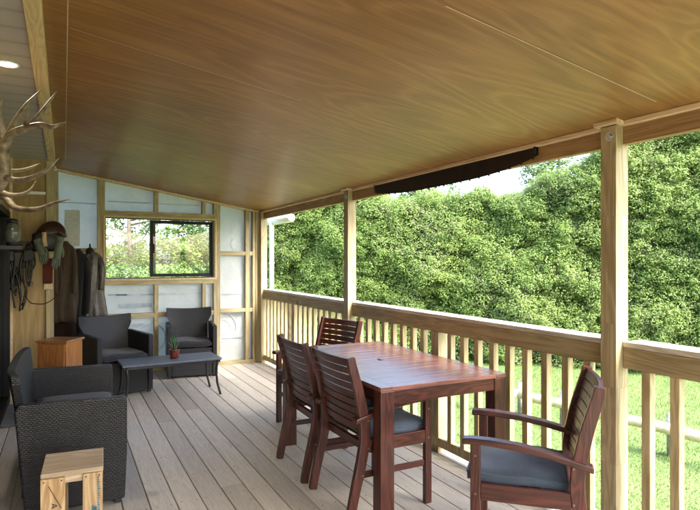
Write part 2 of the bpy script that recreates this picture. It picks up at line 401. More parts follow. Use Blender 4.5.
# grass blades near the deck
def grass_patch():
    n = 120000
    x = rng.uniform(3.0, 12.5, n); y = rng.uniform(-.5, 12, n)
    a = rng.uniform(0, 2*pi, n); h = rng.uniform(.018, .045, n); wd = .0045
    lx = rng.normal(0, .02, n); ly = rng.normal(0, .02, n)
    V = np.empty((n, 3, 3)); V[:, 0] = np.stack([x-wd*np.cos(a), y-wd*np.sin(a), np.full(n, GZ-.002)], 1)
    V[:, 1] = np.stack([x+wd*np.cos(a), y+wd*np.sin(a), np.full(n, GZ-.002)], 1); V[:, 2] = np.stack([x+lx, y+ly, GZ+h], 1)
    return V.reshape(-1, 3), n
def raw_mesh(name, V, nf, k, m, parent=None):
    me = bpy.data.meshes.new(name); me.vertices.add(len(V)); me.vertices.foreach_set('co', V.astype(np.float32).ravel())
    me.loops.add(nf*k); me.loops.foreach_set('vertex_index', np.arange(nf*k, dtype=np.int32))
    me.polygons.add(nf); me.polygons.foreach_set('loop_start', np.arange(0, nf*k, k, dtype=np.int32))
    me.update(calc_edges=True); me.materials.append(m)
    o = bpy.data.objects.new(name, me); COL.objects.link(o)
    if parent is not None: o.parent = parent
    return o
V, n = grass_patch(); tag(raw_mesh('grass', V, n, 3, GRASSM), 'short bright green lawn grass beyond the railing', 'grass', kind='stuff')

# deck
b = MB(); nails = MB()
k0 = -8; x = .5975+.145*k0
while x < 2.60:
    y = -2.2-random.uniform(0, 1.5)
    while y < 7.72:
        ln = random.choice([2.4, 3.0, 3.6, 4.2, 4.8]); y1 = min(y+ln, 7.72)
        if y1 > -2.2: b.box(x, x+.1385, max(y, -2.2), y1-.002, -.032, random.uniform(-.0012, 0))
        y = y1
    x += .145
db = b.build('deck', DECK, bevel=.003)
tag(db, kind='structure')
x = .5975+.145*k0
while x < 2.60:
    for i in range(22):
        yy = -1.2+i*.42
        if yy > 7.5: break
        for dx in (.028, .112):
            ex, ey = x+dx+random.uniform(-.004, .004), yy+random.uniform(-.008, .008)
            nails.add([(ex+  .005*cos(a*pi/3), ey+.005*sin(a*pi/3), .0008) for a in range(6)], [tuple(range(6))])
    x += .145
nails.build('nail_head', plain('nail', (.10, .09, .08), .5, .5), db)['kind'] = 'stuff'
b = MB()
for i in range(22): b.box(-.55, 2.6, -1.2+i*.42-.022, -1.2+i*.42+.022, -.19, -.034)
b.box(2.602, 2.64, -2.2, 7.75, -.25, -.004)
b.box(-.6, 2.6, 7.6, 7.75, -.25, -.034)
b.build('joist', PINE_X, db)

# ceiling : two rows of sheets, pale gaps between them
def sheet(mb, x0, x1, y0, y1, t=.012):
    vs = [(x, y, zc(x)+dz) for dz in (0, t) for y in (y0, y1) for x in (x0, x1)]
    mb.add(vs, [(0, 2, 3, 1), (4, 5, 7, 6), (0, 1, 5, 4), (2, 6, 7, 3), (0, 4, 6, 2), (1, 3, 7, 5)])
b = MB()
for (x0, x1, ys) in ((-.083, .013, [-2.2, 1.27, 3.67, 6.07, 7.72]), (.016, 2.62, [-2.2, 7.72]),):
    for a, c in zip(ys[:-1], ys[1:]): sheet(b, x0, x1, a+.0005, c-.0005)
ce = tag(b.build('ceiling', CEIL), kind='structure')
b = MB(); PAL2 = plain('pale_joint', (.62, .50, .34), .6)
def seam(x0, x1, y0, y1):
    vs = [(x, y, zc(x)-.0015) for y in (y0, y1) for x in (x0, x1)]; b.add(vs, [(0, 1, 3, 2)])
seam(.02, 1.198, 2.936, 2.9405); seam(1.2, 2.36, 1.606, 1.6105); seam(-.08, .013, 3.668, 3.671); seam(.0125, .0165, -2.1, 6.9)
b.build('joint', PAL2, ce, fixn=False)
b = MB()
vs = [(x, y, zc(x)+dz) for dz in (.02, .16) for y in (-2.25, 7.95) for x in (-.2, 2.66)]
b.add(vs, [(0, 2, 3, 1), (4, 5, 7, 6), (0, 1, 5, 4), (2, 6, 7, 3), (0, 4, 6, 2), (1, 3, 7, 5)])
b.box(-3.5, -.05, -2.25, 7.9, 2.64, 2.8)
tag(b.build('roof', ROOFM), kind='structure')
tag(bx('soffit', SOFF, None, -.5, -.1505, -2.2, 6.7, 2.49, 2.51, bevel=0), kind='structure')

# ================================================================== beams and posts
t = thing('ceiling_beam', 'pale pine beam running between the plywood ceiling and the white soffit', 'beam')
bx('beam', PALEZ, t, -.15, -.0835, -2.2, 6.7, 2.475, 2.63)
def screw_bolt(parent, loc, axis='-x', r=.014):
    b = MB(); p = Vector(loc); d = {'-x': Vector((-1, 0, 0)), '-y': Vector((0, -1, 0))}[axis]
    b.tube([p, p+d*.004], r*1.8, 14); b.tube([p+d*.004, p+d*.014], r, 6)
    return b.build('bolt', STEEL, parent)
t = thing('veranda_beam', 'brown pine beam along the top of the open side', 'beam')
bx('beam', BEAM, t, 2.49, 2.535, -2.2, 7.72, 2.017, 2.128, bevel=.004)
b = MB(); posts_y = [(-1.075, -.985), (1.875, 1.965), (4.824, 4.914)]
ys = [-2.2]+[v for p in posts_y for v in p]+[7.60]
for i in range(0, len(ys), 2):
    b.prism([(2.465, zc(2.465)-.024), (2.4895, zc(2.4895)-.024), (2.4895, zc(2.4895)-.001), (2.465, zc(2.465)-.001)], ys[i]+(.0 if i == 0 else .026), ys[i+1]-(.026 if i+1 < len(ys)-1 else 0))
for a, c in posts_y:
    z = zc(2.44)
    b.prism([(2.414, zc(2.414)-.022), (2.4395, zc(2.4395)-.022), (2.4395, zc(2.4395)-.001), (2.414, zc(2.414)-.001)], a-.025, c+.025)
    b.prism([(2.44, z-.024), (2.4895, zc(2.4895)-.022), (2.4895, zc(2.4895)-.001), (2.44, z-.001)], a-.025, a-.0005)
    b.prism([(2.44, z-.024), (2.4895, zc(2.4895)-.022), (2.4895, zc(2.4895)-.001), (2.44, z-.001)], c+.0005, c+.025)
b.build('trim_strip', PALE, t, bevel=.003)
plabs = ['square pine veranda post just behind the photographer', 'nearest square pine veranda post behind the front armchair, with a bolt near its top', 'slender pine veranda post beyond the table, second from the front']
for (a, c), lb in zip(posts_y, plabs):
    if a < 0: continue
    t = thing('veranda_post', lb, 'post', (2.485, (a+c)/2, 0), 0, 'pine posts along the open side')
    t2 = MB(); cuts = [GZ, .42, .80, 1.12, 1.66, zc(2.44)-.024] if a < 3 else [GZ, zc(2.44)-.024]
    for z0, z1 in zip(cuts[:-1], cuts[1:]): t2.box(-.045, .045, -.045, .045, z0, z1)
    t2.build('shaft', POST, t, bevel=.0018)
    screw_bolt(t, (-.0455, -.01, 2.06))
t = thing('corner_post', 'square pine corner post where the railing meets the framed end wall', 'post', (2.485, 7.62, 0))
b = MB(); b.box(-.035, .055, -.09, -.001, GZ, 2.0165); b.box(-.035, .0045, -.089, .09, 2.0165, 2.122); b.build('shaft', POST, t, bevel=.003)

# ================================================================== railing, one balustrade per bay
def bay(y0, y1, mids, counts, label):
    t = thing('balustrade', label, 'railing', (2.49, (y0+y1)/2, 0), 0, 'pine balustrades between the posts')
    yc = (y0+y1)/2
    def q(name, m, x0, x1, a, c, z0, z1, bev=.003): return bx(name, m, t, x0-2.49, x1-2.49, a-yc, c-yc, z0, z1, bevel=bev)
    q('top_rail', PINE_Y, 2.49, 2.535, y0, y1, .900, 1.004, .004)
    q('rail_cap', CAPM, 2.487, 2.63, y0, y1, 1.005, 1.033, .004)
    q('bottom_rail', PINE, 2.490, 2.535, y0, y1, .045, .112)
    edges = [y0]+[v for m in mids for v in m]+[y1]
    for a, c in mids: q('newel', POST, 2.492, 2.58, a, c, GZ if False else -.03, .899)
    for i, n in enumerate(counts):
        a, c = edges[2*i], edges[2*i+1]; g = (c-a-n*.045)/(n+1)
        for k in range(n):
            yy = a+g+k*(g+.045)+random.uniform(-.003, .003)
            q('baluster', PINE, 2.4925, 2.533, yy, yy+.045, .1125, .8995)
    return t
bay(-.985, 1.875, [(.40, .49)], [9, 9], 'pine balustrade at the right edge of the photo, in front of the nearest post')
bay(1.965, 4.824, [(3.43, 3.52)], [9, 8], 'pine balustrade beside the red table between the two tall posts')
bay(4.914, 7.53, [(6.38, 6.47)], [9, 7], 'pine balustrade bay farthest away, ending at the framed wall')

# ================================================================== end wall with wrap and window
YW = 7.62
t = thing('end_wall', 'unlined pine stud wall with white building wrap and a black window', 'wall', (0, YW, 0))
def wb(name, m, x0, x1, z0, z1, d0=0, d1=.09, slope=False, parent=t, bevel=.002):
    mb = MB()
    if slope: mb.prism([(x0, z0), (x1, z0), (x1, zc(x1)-.03), (x0, zc(x0)-.03)], d0, d1)
    else: mb.box(x0, x1, d0, d1, z0, z1)
    return mb.build(name, m, parent, bevel=bevel)
X = lambda px: wx(px, YW)
wb('stud', PINE_F, X(97.3), X(105), .0455, 0, slope=True)
wb('stud', PINE_F, X(213.8), X(220.3), .0455, 0, slope=True)
wb('stud', PINE_F, X(245.7), X(249.4), .0455, 0, slope=True)
wb('stud', PINE_F, X(252.8), X(255.2), .0455, 0, slope=True, d0=.002)
wb('stud', PINE_F, X(255.4), 2.449, .0455, 0, slope=True, d0=-.004, d1=.095)
wb('stud', PINE_F, -.1015, -.06, .0455, 0, slope=True)
mb = MB(); mb.prism([(-.10, zc(-.10)-.029), (2.449, zc(2.449)-.029), (2.449, zc(2.449)-.002), (-.10, zc(-.10)-.002)], -.012, .09)
mb.build('top_plate', PALE, t, bevel=.002)
wb('bottom_plate', PINE_X, -.10, 2.449, .0005, .045)
zt0, zt1 = wz(160, 217.5, YW), wz(160, 212.3, YW)
zs1, zs0 = wz(160, 279.6, YW), wz(160, 284.3, YW)
x0, x1 = X(105.1), X(213.7)
wb('lintel', PINE_X, x0, x1, zt0, zt1, .001); wb('sill_plate', PINE_X, x0, x1, zs0, zs1, .001)
for a, c in ((154.3, 158.6), (202.5, 206)):
    wb('stud', PINE_F, X(a), X(c), zt1+.0005, 0, .002, slope=True)
    wb('stud', PINE_F, X(a), X(c), .0455, zs0-.0005, .003)
zn1, zn0 = wz(160, 312.6, YW), wz(160, 317.2, YW)
for a, c in ((105.1, 154.2), (158.7, 202.4), (206.1, 213.7)): wb('nog', PINE_X, X(a), X(c), zn0, zn1, .004)
for pa, pb in ((251.3, 255.4), (308.6, 312.2)):
    wb('nog', PINE_X, X(220.4), X(245.6), wz(235, pb, YW), wz(235, pa, YW), .003)
    wb('nog', PINE_X, X(249.5), X(252.7), wz(235, pb, YW), wz(235, pa, YW), .005)
wb('nog', PINE_X, -.059, X(97.2), wz(75, 252.5, YW), wz(75, 248, YW), -.02, .09)
# wrap (a crinkled sheet) round the window opening
wi = (X(103.6)-.01, X(215.5)+.01, zs1+.012, zt0-.008)
mb = MB()
def wrapquad(a, c, z0, z1f, n=14, k=8):
    def fn(u, v):
        x = a+(c-a)*u; top = z1f(x) if callable(z1f) else z1f; z = z0+(top-z0)*v
        return (x, .085+.006*sin(x*9+z*3)+.004*sin(z*13-x*4), z)
    mb.grid(fn, n, k)
zz = lambda x: zc(x)-.02
wrapquad(-.3, wi[0], 0, zz); wrapquad(wi[0], wi[1], 0, wi[2]); wrapquad(wi[0], wi[1], wi[3], zz); wrapquad(wi[1], 2.449, 0, zz)
wr = mb.build('building_wrap', WRAP, t, smooth=True, fixn=False)
# printing on the wrap: faint stripes, a notice panel and ring emblems
mb = MB(); yy = .072
def ink(i, a, c, z0, z1): mb.mat(i).add([(a, yy, z0), (c, yy, z0), (c, yy, z1), (a, yy, z1)], [(0, 1, 2, 3)])
for (pa, pb, py, i, h) in ((58, 96, 203, 2, .012), (108, 150, 202.3, 2, .014), (160, 200, 204.7, 2, .012), (108, 127, 294.7, 0, .018), (116, 153, 294.9, 0, .02), (160, 176, 293.5, 0, .016), (182, 187, 293.5, 0, .016), (190, 201, 293.2, 0, .014), (120, 152, 305.5, 0, .055), (222, 244.6, 293.5, 0, .018), (222, 244.6, 337, 0, .02), (106, 148, 326, 0, .05)):
    z = wz((pa+pb)/2, py, YW+.072); a, c = wx(pa, YW+.072), wx(pb, YW+.072); ink(i, a, c, z-h/2, z+h/2)
a, c = wx(64.5, YW+.072), wx(80, YW+.072); z0, z1 = wz(72, 246, YW+.072), wz(72, 210, YW+.072)
ink(2, a, c, z0, z1); yy = .070
for k in range(9): ink(1, a+.02, c-.03-.05*random.random(), z1-.04-.042*k, z1-.03-.042*k)
def ring(px, py, r, wd, i=1):
    x0, z0 = wx(px, YW+.07), wz(px, py, YW+.07); n = 36
    vs = [(x0+q*cos(2*pi*j/n), yy-.001, z0+q*sin(2*pi*j/n)) for q in (r-wd, r) for j in range(n)]
    mb.mat(i).add(vs, [(j, (j+1) % n, n+(j+1) % n, n+j) for j in range(n)])
ring(223, 327, .20, .014); ring(223, 327, .11, .01); ring(150, 338, .2, .014); ring(237, 244, .09, .01)
mb.build('print', [INK, INKW, INKG], wr, fixn=False)
# window
wn = thing('window', None, None); wn.parent = t
a, c, z0, z1 = X(103.4), X(216.5), wz(160, 279.8, YW)-.004, wz(160, 217.2, YW)+.004
def fr(name, m, a, c, z0, z1, wd, d0, d1, bev=.002):
    mb = MB(); mb.box(a, a+wd, d0, d1, z0, z1); mb.box(c-wd, c, d0, d1, z0, z1); mb.box(a+wd+.0005, c-wd-.0005, d0, d1, z0, z0+wd); mb.box(a+wd+.0005, c-wd-.0005, d0, d1, z1-wd, z1)
    return mb.build(name, m, wn, bevel=bev)
fr('reveal', PALE, a, c, z0, z1, .024, -.014, .15)
xm = X(154.2)
fr('frame', ALU, a+.0225, c-.0225, z0+.0225, z1-.0225, .011, .05, .13)
fr('sash', ALU, xm-.045, c-.041, z0+.041, z1-.041, .042, .062, .092)
MB().box(xm-.04, xm+.03, .095, .115, z0+.041, z1-.041).build('mullion', ALU, wn)
for p, q in ((a+.041, xm-.02), (xm-.02, c-.05)):
    mb = MB(); yy = .105 if p < xm-.1 else .078
    mb.box(p, q, yy, yy+.004, z0+.045, z1-.045); mb.build('pane', GLASS, wn)
mb = MB(); mb.box(xm+.0, xm+.012, .045, .061, (z0+z1)/2-.06, (z0+z1)/2+.06); mb.build('latch', ALU, wn)

# plywood wall, house wall, door
t = thing('plywood_wall', 'honey coloured plywood wall with a pine corner stud behind the hanging tack', 'wall', (-.3, 6.7, 0))
bx('panel', PLYW, t, -.2, .130, .0005, .02, 0, 2.489, bevel=0)
bx('corner_stud', PINE_F, t, .131, .20, -.03, .06, .0, 2.474)
bx('return_panel', PLYW, t, .175, .198, .061, .919, 0, 2.62, bevel=0)
bx('shelf_edge', WHITE, t, -.06, .128, -.045, -.001, wz(34, 194.5, 6.68), wz(34, 191.5, 6.68))
bx('corner_batten', PALE, t, -.1995, -.170, -.031, -.0005, 0, 2.488)
t = thing('house_wall', 'house wall at the left edge holding the black glass door', 'wall', (-.5, 2.2, 0))
b = MB(); b.box(-.1, 0, -4.4, 4.52, 1.93, 2.489); b.box(-.1, 0, 4.44, 4.52, 0, 1.93); b.box(-.1, 0, -4.4, .3, 0, 1.93)
b.build('cladding', PLYW, t)
d = thing('door', None, None); d.parent = t; d.location = (0, 0, 0)
b = MB()
for y0_, y1_ in ((.3, .36), (2.32, 2.42), (4.38, 4.44)): b.box(-.07, .012, y0_, y1_, 0, 1.93)
b.box(-.07, .012, .3, 4.44, 1.87, 1.93); b.box(-.07, .012, .3, 4.44, .0, .07)
b.build('frame', ALU, d, bevel=.002); bx('glass', DARKG, d, -.05, -.04, .36, 4.38, .07, 1.87, bevel=0)
bx('handle', ALU, d, .0125, .04, 2.46, 2.49, .95, 1.15)
# downlight
t = thing('downlight', 'small lit round downlight set into the white soffit', 'light', (-.27, 3.5, 2.4895))
MB().lathe([(.06, -.001), (.058, -.006), (.046, -.006), (.044, -.003)], (0, 0, 0)).build('rim', WHITE, t, smooth=True)
em = bpy.data.materials.new('lamp_glow'); em.use_nodes = True; e = em.node_tree.nodes['Principled BSDF']; e.inputs['Emission Color'].default_value = (1, .93, .8, 1); e.inputs['Emission Strength'].default_value = 6
MB().lathe([(.044, -.004), (.001, -.0045)], (0, 0, 0)).build('lens', em, t)
ld = bpy.data.lights.new('downlight_bulb', 'AREA'); ld.shape = 'DISK'; ld.size = .08; ld.energy = 1.2; ld.color = (1, .88, .7)
lo = bpy.data.objects.new('downlight_bulb', ld); COL.objects.link(lo); lo.parent = t; lo.location = (0, 0, -.012)

# ================================================================== outdoor armchairs of red timber
def garden_chair():
    t = thing('garden_armchair', 'x', 'chair')
    W = .265
    rear = [(.0, 0), (.035, .16), (.075, .32), (.098, .44), (.092, .54), (.060, .70), (.0, .90)]
    def rx(z):
        for (a, za), (c, zb) in zip(rear[:-1], rear[1:]):
            if za <= z <= zb: return a+(c-a)*(z-za)/(zb-za)
        return 0
    # smooth the post path
    path = []
    for i in range(25):
        z = .9*i/24; zs = [max(0, min(.9, z+d)) for d in (-.05, -.025, 0, .025, .05)]; path.append((sum(rx(q) for q in zs)/5, z))
    for s in (1, -1):
        y0, y1 = (W-.032, W) if s > 0 else (-W, -W+.032)
        MB().strip(path, y0, y1, [.048+.012*sin(pi*i/24) for i in range(25)]).build('rear_leg', MAHZ, t, bevel=.004)
        MB().box(.50, .545, y0, y1, 0, .612).build('front_leg', MAHZ, t, bevel=.004)
        arm = [(.03, .548), (.10, .566), (.22, .594), (.34, .614), (.46, .624), (.54, .625), (.58, .622)]
        n = len(arm); up = [(x, z+.014) for x, z in arm]; dn = [(x, z-.014) for x, z in reversed(arm)]
        a0, a1 = (W-.045, W+.012) if s > 0 else (-W-.012, -W+.045)
        MB().prism(dn+up[::1] if False else up[::-1]+dn[::-1], a0, a1).build('arm', MAHX, t, bevel=.006)
        MB().box(.12, .4995, y0+.003, y1-.003, .362, .4365).build('side_rail', MAHX, t, bevel=.003)
        MB().box(.055, .4995, y0+.008, y1-.008, .225, .26).build('stretcher', MAHX, t, bevel=.003)
        o = (W+.0005) if s > 0 else (-W-.0005)
        for (x, z) in ((.11, .545), (.11, .39), (.522, .56), (.522, .39), (.075, .243)):
            b = MB(); b.tube([(x, o-.004*s, z), (x, o+.0015*s, z)], .0055, 8); b.build('bolt', DSTEEL, t)
    MB().box(.502, .542, -W+.0325, W-.0325, .355, .430).build('front_rail', MAHY, t, bevel=.004)
    MB().box(.10, .125, -W+.0325, W-.0325, .365, .41).build('back_rail', MAHY, t, bevel=.003)
    b = MB()
    for k in range(7): b.box(.135+k*.053, .135+k*.053+.043, -W+.033, W-.033, .4155, .4275)
    b.build('seat', MAHY, t, bevel=.002)
    # backrest : bowed slats
    b = MB()
    def slat(z0, z1, bow=.018, th=.013, y=W-.0325):
        def fn_(xo):
            vs = []
            for j in range(9):
                u = -1+2*j/8; d = -bow*(1-u*u)
                for (zz, xx) in ((z0, xo), (z1, xo)): vs.append((rx(zz)+xx+d, u*y, zz))
            return vs
        f = fn_(-th/2); r = fn_(th/2); o = len(f); vs = f+r; fs = []
        for j in range(8):
            a = 2*j; fs += [(a, a+1, a+3, a+2), (o+a, o+a+2, o+a+3, o+a+1), (a, a+2, o+a+2, o+a), (a+1, o+a+1, o+a+3, a+3)]
        fs += [(0, o, o+1, 1), (16, 17, o+17, o+16)]
        b.add(vs, fs)
    z = .475
    for k in range(8):
        slat(z, z+.0405); z += .0465
    slat(z, .892, .022, .018)
    b.build('backrest', MAHY, t, bevel=.002)
    # cushion with piping
    b = MB(); n = 20
    def cf(sgn):
        def f(u, v):
            uu = 2*u-1; vv = 2*v-1
            e = (1-abs(uu)**5)*(1-abs(vv)**5); e = max(e, 0)**.5
            cr = .985+.015*cos(3*uu)
            return (.345+.225*uu*cr, .222*vv*cr, .450+sgn*(.017+.022*e)+.004*sin(5*uu+3*vv))
        return f
    b.grid(cf(1), n, n); b.grid(cf(-1), n, n)
    # side wall
    m = n+1; tot = m*m
    rim = [i for i in range(m)]+[j*m+m-1 for j in range(1, m)]+[(m-1)*m+i for i in range(m-2, -1, -1)]+[j*m for j in range(m-2, 0, -1)]
    for a, c in zip(rim, rim[1:]+rim[:1]): b.f.append((a, c, c+tot, a+tot)); b.mi.append(0)
    cu = b.build('cushion', NAVY, t, smooth=True)
    p = [Vector(b.v[i]) for i in rim]
    b2 = MB(); b2.tube(p+[p[0]], .0045, 6); b2.build('piping', NAVY, cu, smooth=True)
    b3 = MB(); b3.box(.50, .53, -.2255, -.2235, .445, .452); b3.build('care_tag', fabric('tag', (.4, .3, .3)), cu)
    return t
gc = garden_chair()
GRP = 'red timber armchairs round the outdoor table'
spots = [((2.205, 1.81, 0), 135.7, 'red timber armchair in front of the nearest post, its blue-grey cushion in full view'),
         ((1.395, 2.995, 0), 1.0, 'red timber armchair pushed under the near half of the table, back to the open deck'),
         ((1.385, 3.605, 0), -1.5, 'red timber armchair pushed in on the deck side at the far half of the table'),
         ((2.27, 4.614, 0), 195, 'dark slatted armchair turned sideways at the far end of the table')]
for i, (loc, a, lb) in enumerate(spots):
    o = gc if i == 0 else copy_tree(gc)
    o.location = loc; o.rotation_euler = (0, 0, R(a)); o['label'] = lb; o['group'] = GRP

# ================================================================== dining table
t = thing('dining_table', 'long red timber dining table with a slatted glossy top', 'table', (1.975, 3.40, 0))
HX, HY, HZ = .445, .77, .745
b = MB()
b.box(-HX, -HX+.075, -HY, HY, HZ-.024, HZ); b.box(HX-.075, HX, -HY, HY, HZ-.024, HZ)
b.box(-HX+.076, HX-.076, -HY, -HY+.072, HZ-.024, HZ-.0005); b.box(-HX+.076, HX-.076, HY-.072, HY, HZ-.024, HZ-.0005)
n = 17; y0 = -HY+.0735; w_ = (2*HY-.147)/n
for k in range(n):
    b.box(-HX+.076, HX-.076, y0+k*w_+.0012, y0+(k+1)*w_-.0012, HZ-.024, HZ-random.uniform(.0003, .0012))
tp = b.build('tabletop', TOPM, t, bevel=.0016)
MB().lathe([(.024, 0), (.026, .004), (.020, .006)], (0, -.01, HZ)).build('umbrella_cap', plain('grey_cap', (.16, .15, .15), .4), t, smooth=True)
for sx in (-1, 1):
    for sy in (-1, 1):
        x0, x1 = sorted((sx*(HX-.001), sx*(HX-.088))); y0, y1 = sorted((sy*(HY-.001), sy*(HY-.088)))
        bx('leg', MAHZ, t, x0, x1, y0, y1, 0, HZ-.0245, bevel=.004)
for sx in (-1, 1): bx('apron', MAHY, t, *sorted((sx*(HX-.012), sx*(HX-.035))), -HY+.0885, HY-.0885, HZ-.098, HZ-.0245)
for sy in (-1, 1): bx('apron', MAHX, t, -HX+.0885, HX-.0885, *sorted((sy*(HY-.006), sy*(HY-.03))), HZ-.098, HZ-.0245)

# ================================================================== wicker seats
def tub(name, label, W, D, H, loc, rz, grp=None):
    t = thing(name, label, 'sofa' if W > .9 else 'chair', loc, rz, grp)
    h = W/2; f = D/2
    for s in (1, -1):
        y0, y1 = (h-.055, h) if s > 0 else (-h, -h+.055)
        pr = [(-f+.05, .025), (f-.012, .025), (f, .30), (f, .615), (f-.02, .63), (-f+.02, .64), (-f-.0, .60)]
        MB().prism(pr, y0, y1).build('side_panel', WICK, t, bevel=.012, seg=3)
    def bk(off):
        def fn(u, v):
            yy = (2*u-1); z = .10+(H-.10)*v - .018*v*(1-yy*yy)
            wdt = (h-.060) if z < .62 else (h-.060)+.050*min(1, (z-.62)/.10)
            x = -f+.055-.095*v**1.3 + .045*abs(yy)**3*v + off
            return (x, yy*wdt, z)
        return fn
    b = MB(); nu, nv = 16, 14
    b.grid(bk(.022), nu, nv); b.grid(bk(-.022), nu, nv)
    m = nu+1; tot = m*(nv+1)
    rim = [i for i in range(m)]+[j*m+m-1 for j in range(1, nv+1)]+[nv*m+i for i in range(m-2, -1, -1)]+[j*m for j in range(nv-1, 0, -1)]
    for a, c in zip(rim, rim[1:]+rim[:1]): b.f.append((a, c, c+tot, a+tot)); b.mi.append(0)
    b.build('backrest', WICK, t, smooth=False, bevel=.004)
    MB().box(-f+.06, f-.02, -h+.056, h-.056, .025, .36).build('seat_base', WICK, t, bevel=.008)
    # cushion
    b = MB(); n = 18; cx = .03; L2 = f-.045; W2 = h-.062
    def cf(sg):
        def fn(u, v):
            uu, vv = 2*u-1, 2*v-1; e = max((1-abs(uu)**6)*(1-abs(vv)**8), 0)**.5
            return (cx+L2*uu, W2*vv, .405+sg*(.012+.033*e)-.006*sin(4*vv)*e)
        return fn
    b.grid(cf(1), n, n); b.grid(cf(-1), n, n); m = n+1; tot = m*m
    rim = [i for i in range(m)]+[j*m+m-1 for j in range(1, m)]+[(m-1)*m+i for i in range(m-2, -1, -1)]+[j*m for j in range(m-2, 0, -1)]
    for a, c in zip(rim, rim[1:]+rim[:1]): b.f.append((a, c, c+tot, a+tot)); b.mi.append(0)
    cu = b.build('cushion', CHAR, t, smooth=True)
    p = [Vector(b.v[i]) for i in rim]; MB().tube(p+[p[0]], .004, 6).build('piping', CHAR, cu, smooth=True)
    for sx in (-1, 1):
        for sy in (-1, 1): MB().box(sx*(f-.05)-.016, sx*(f-.05)+.016, sy*(h-.03)-.016, sy*(h-.03)+.016, 0, .03).build('foot', BLACK, t, bevel=.003)
    return t
tub('wicker_loveseat', 'long charcoal wicker seat facing right, behind the wooden crate', 1.19, .58, .80, (.045, 4.165, 0), 0)
WG = 'charcoal wicker armchairs against the end wall'
tub('wicker_armchair', 'charcoal wicker armchair under the left half of the window, nearer the hanging coats', .60, .60, .82, (.50, 6.64, 0), R(-73), WG)
tub('wicker_armchair', 'charcoal wicker armchair under the right end of the window, behind the potted plant', .59, .58, .82, (1.43, 7.24, 0), R(-97), WG)

# coffee table
t = thing('coffee_table', 'low narrow wicker topped coffee table with thin curved black legs', 'table', (1.0, 6.17, 0), R(2.5))
b = MB(); b.box(-.50, .50, -.225, .225, .372, .396); b.build('tabletop', WICKT, t, bevel=.008, seg=3)
b = MB(); b.box(-.485, .485, -.21, -.195, .345, .371); b.box(-.485, .485, .195, .21, .345, .371); b.box(-.485, -.47, -.194, .194, .345, .371); b.box(.47, .485, -.194, .194, .345, .371)
b.build('apron', BLACK, t, bevel=.003)
for sx in (-1, 1):
    for sy in (-1, 1):
        pts = [(sx*.462, sy*.203, .372), (sx*.448, sy*.20, .30), (sx*.446, sy*.198, .22), (sx*.455, sy*.20, .12), (sx*.474, sy*.203, .05), (sx*.488, sy*.205, .0)]
        MB().tube(pts, [.014, .013, .012, .012, .012, .013], 8).build('leg', BLACK, t, smooth=True)
# potted plant
pl = P(171.5, 359, 6.1); 
t = thing('potted_plant', 'small spiky plant in a dark red pot on the coffee table', 'plant', (.985+.06, 6.15, .396))
pt = MB().lathe([(.036, 0), (.045, .004), (.052, .07), (.053, .082), (.056, .083), (.056, .095), (.050, .095), (.049, .082), (.02, .08)], (0, 0, 0)).build('pot', POTM, t, smooth=True)
MB().lathe([(.049, .083), (.001, .086)], (0, 0, 0)).build('soil', SOIL, t)
for k, (a, ln, lean) in enumerate([(0.2, .17, .12), (1.8, .15, .35), (3.2, .12, .7), (4.5, .18, .2), (5.4, .10, .6), (2.6, .14, .25)]):
    b = MB(); d = Vector((cos(a), sin(a), 0)); sd_ = Vector((-sin(a), cos(a), 0)); n = 6; vs = []
    for i in range(n+1):
        u = i/n; c = d*(.012+lean*ln*u**1.6)+Vector((0, 0, .085+ln*u)); wd = .015*(1-u)**.6*(1+.2*sin(9*u))
        vs += [c+sd_*wd+d*.003, c-sd_*wd+d*.003, c-d*.004*(1-u)]
    b.add(vs, [(3*i+p, 3*i+3+p, 3*i+3+(p+1) % 3, 3*i+(p+1) % 3) for i in range(n) for p in range(3)]); b.build('leaf', PLANTM, t, smooth=True)

# ================================================================== cabinet, crate, mat
t = thing('cabinet', 'small orange timber cabinet below the hanging coats', 'cabinet', (-.03, 5.80, 0), R(-32))
bx('body', ORANGE, t, -.135, .135, -.13, .13, .03, .695); bx('top', ORANGE, t, -.15, .15, -.145, .145, .6955, .715, bevel=.004)
bx('door', ORANGE, t, -.125, .125, -.146, -.131, .05, .68); bx('plinth', ORANGE, t, -.125, .125, -.12, .12, 0, .0295)
MB().lathe([(.012, 0), (.014, .008)], (0, 0, 0), 12).build('knob', STEEL, t).matrix_local = Matrix.Translation((.09, -.1465, .38)) @ Matrix.Rotation(R(90), 4, 'X')
t = thing('crate', 'upended pale wooden crate with stencilled slats beside the wicker seat', 'crate', (.042, 3.08, 0), R(-3))
b = MB(); b.box(-.133, .133, -.150, .150, .43, .452, jit=.003); b.build('top_board', CRATEX, t, bevel=.003)
for q in ((-.137, -.112, .395, .4295), (.112, .137, .395, .4295), (-.137, -.112, .0, .04), (.112, .137, .0, .04)): bx('batten', CRATEX, t, -.131, .131, *q, bevel=.002)
for (x0, x1) in ((-.131, -.03), (.043, .131)):
    b = MB(); b.box(x0, x1, -.149, -.1375, .002, .428, jit=.0015); o = b.build('slat', CRATE, t, bevel=.002)
    b = MB(); b.box(x0, x1, .1375, .149, .002, .428, jit=.0015); b.build('slat', CRATE, t, bevel=.002)
bx('side_board', CRATE, t, -.1305, -.1205, -.110, .110, .041, .394); bx('side_board', CRATE, t, .1205, .1305, -.110, .110, .041, .394)
INKB = plain('stencil_black', (.03, .025, .02), .7); INKT = plain('stencil_teal', (.05, .16, .20), .7, vary=.4)
b = MB()
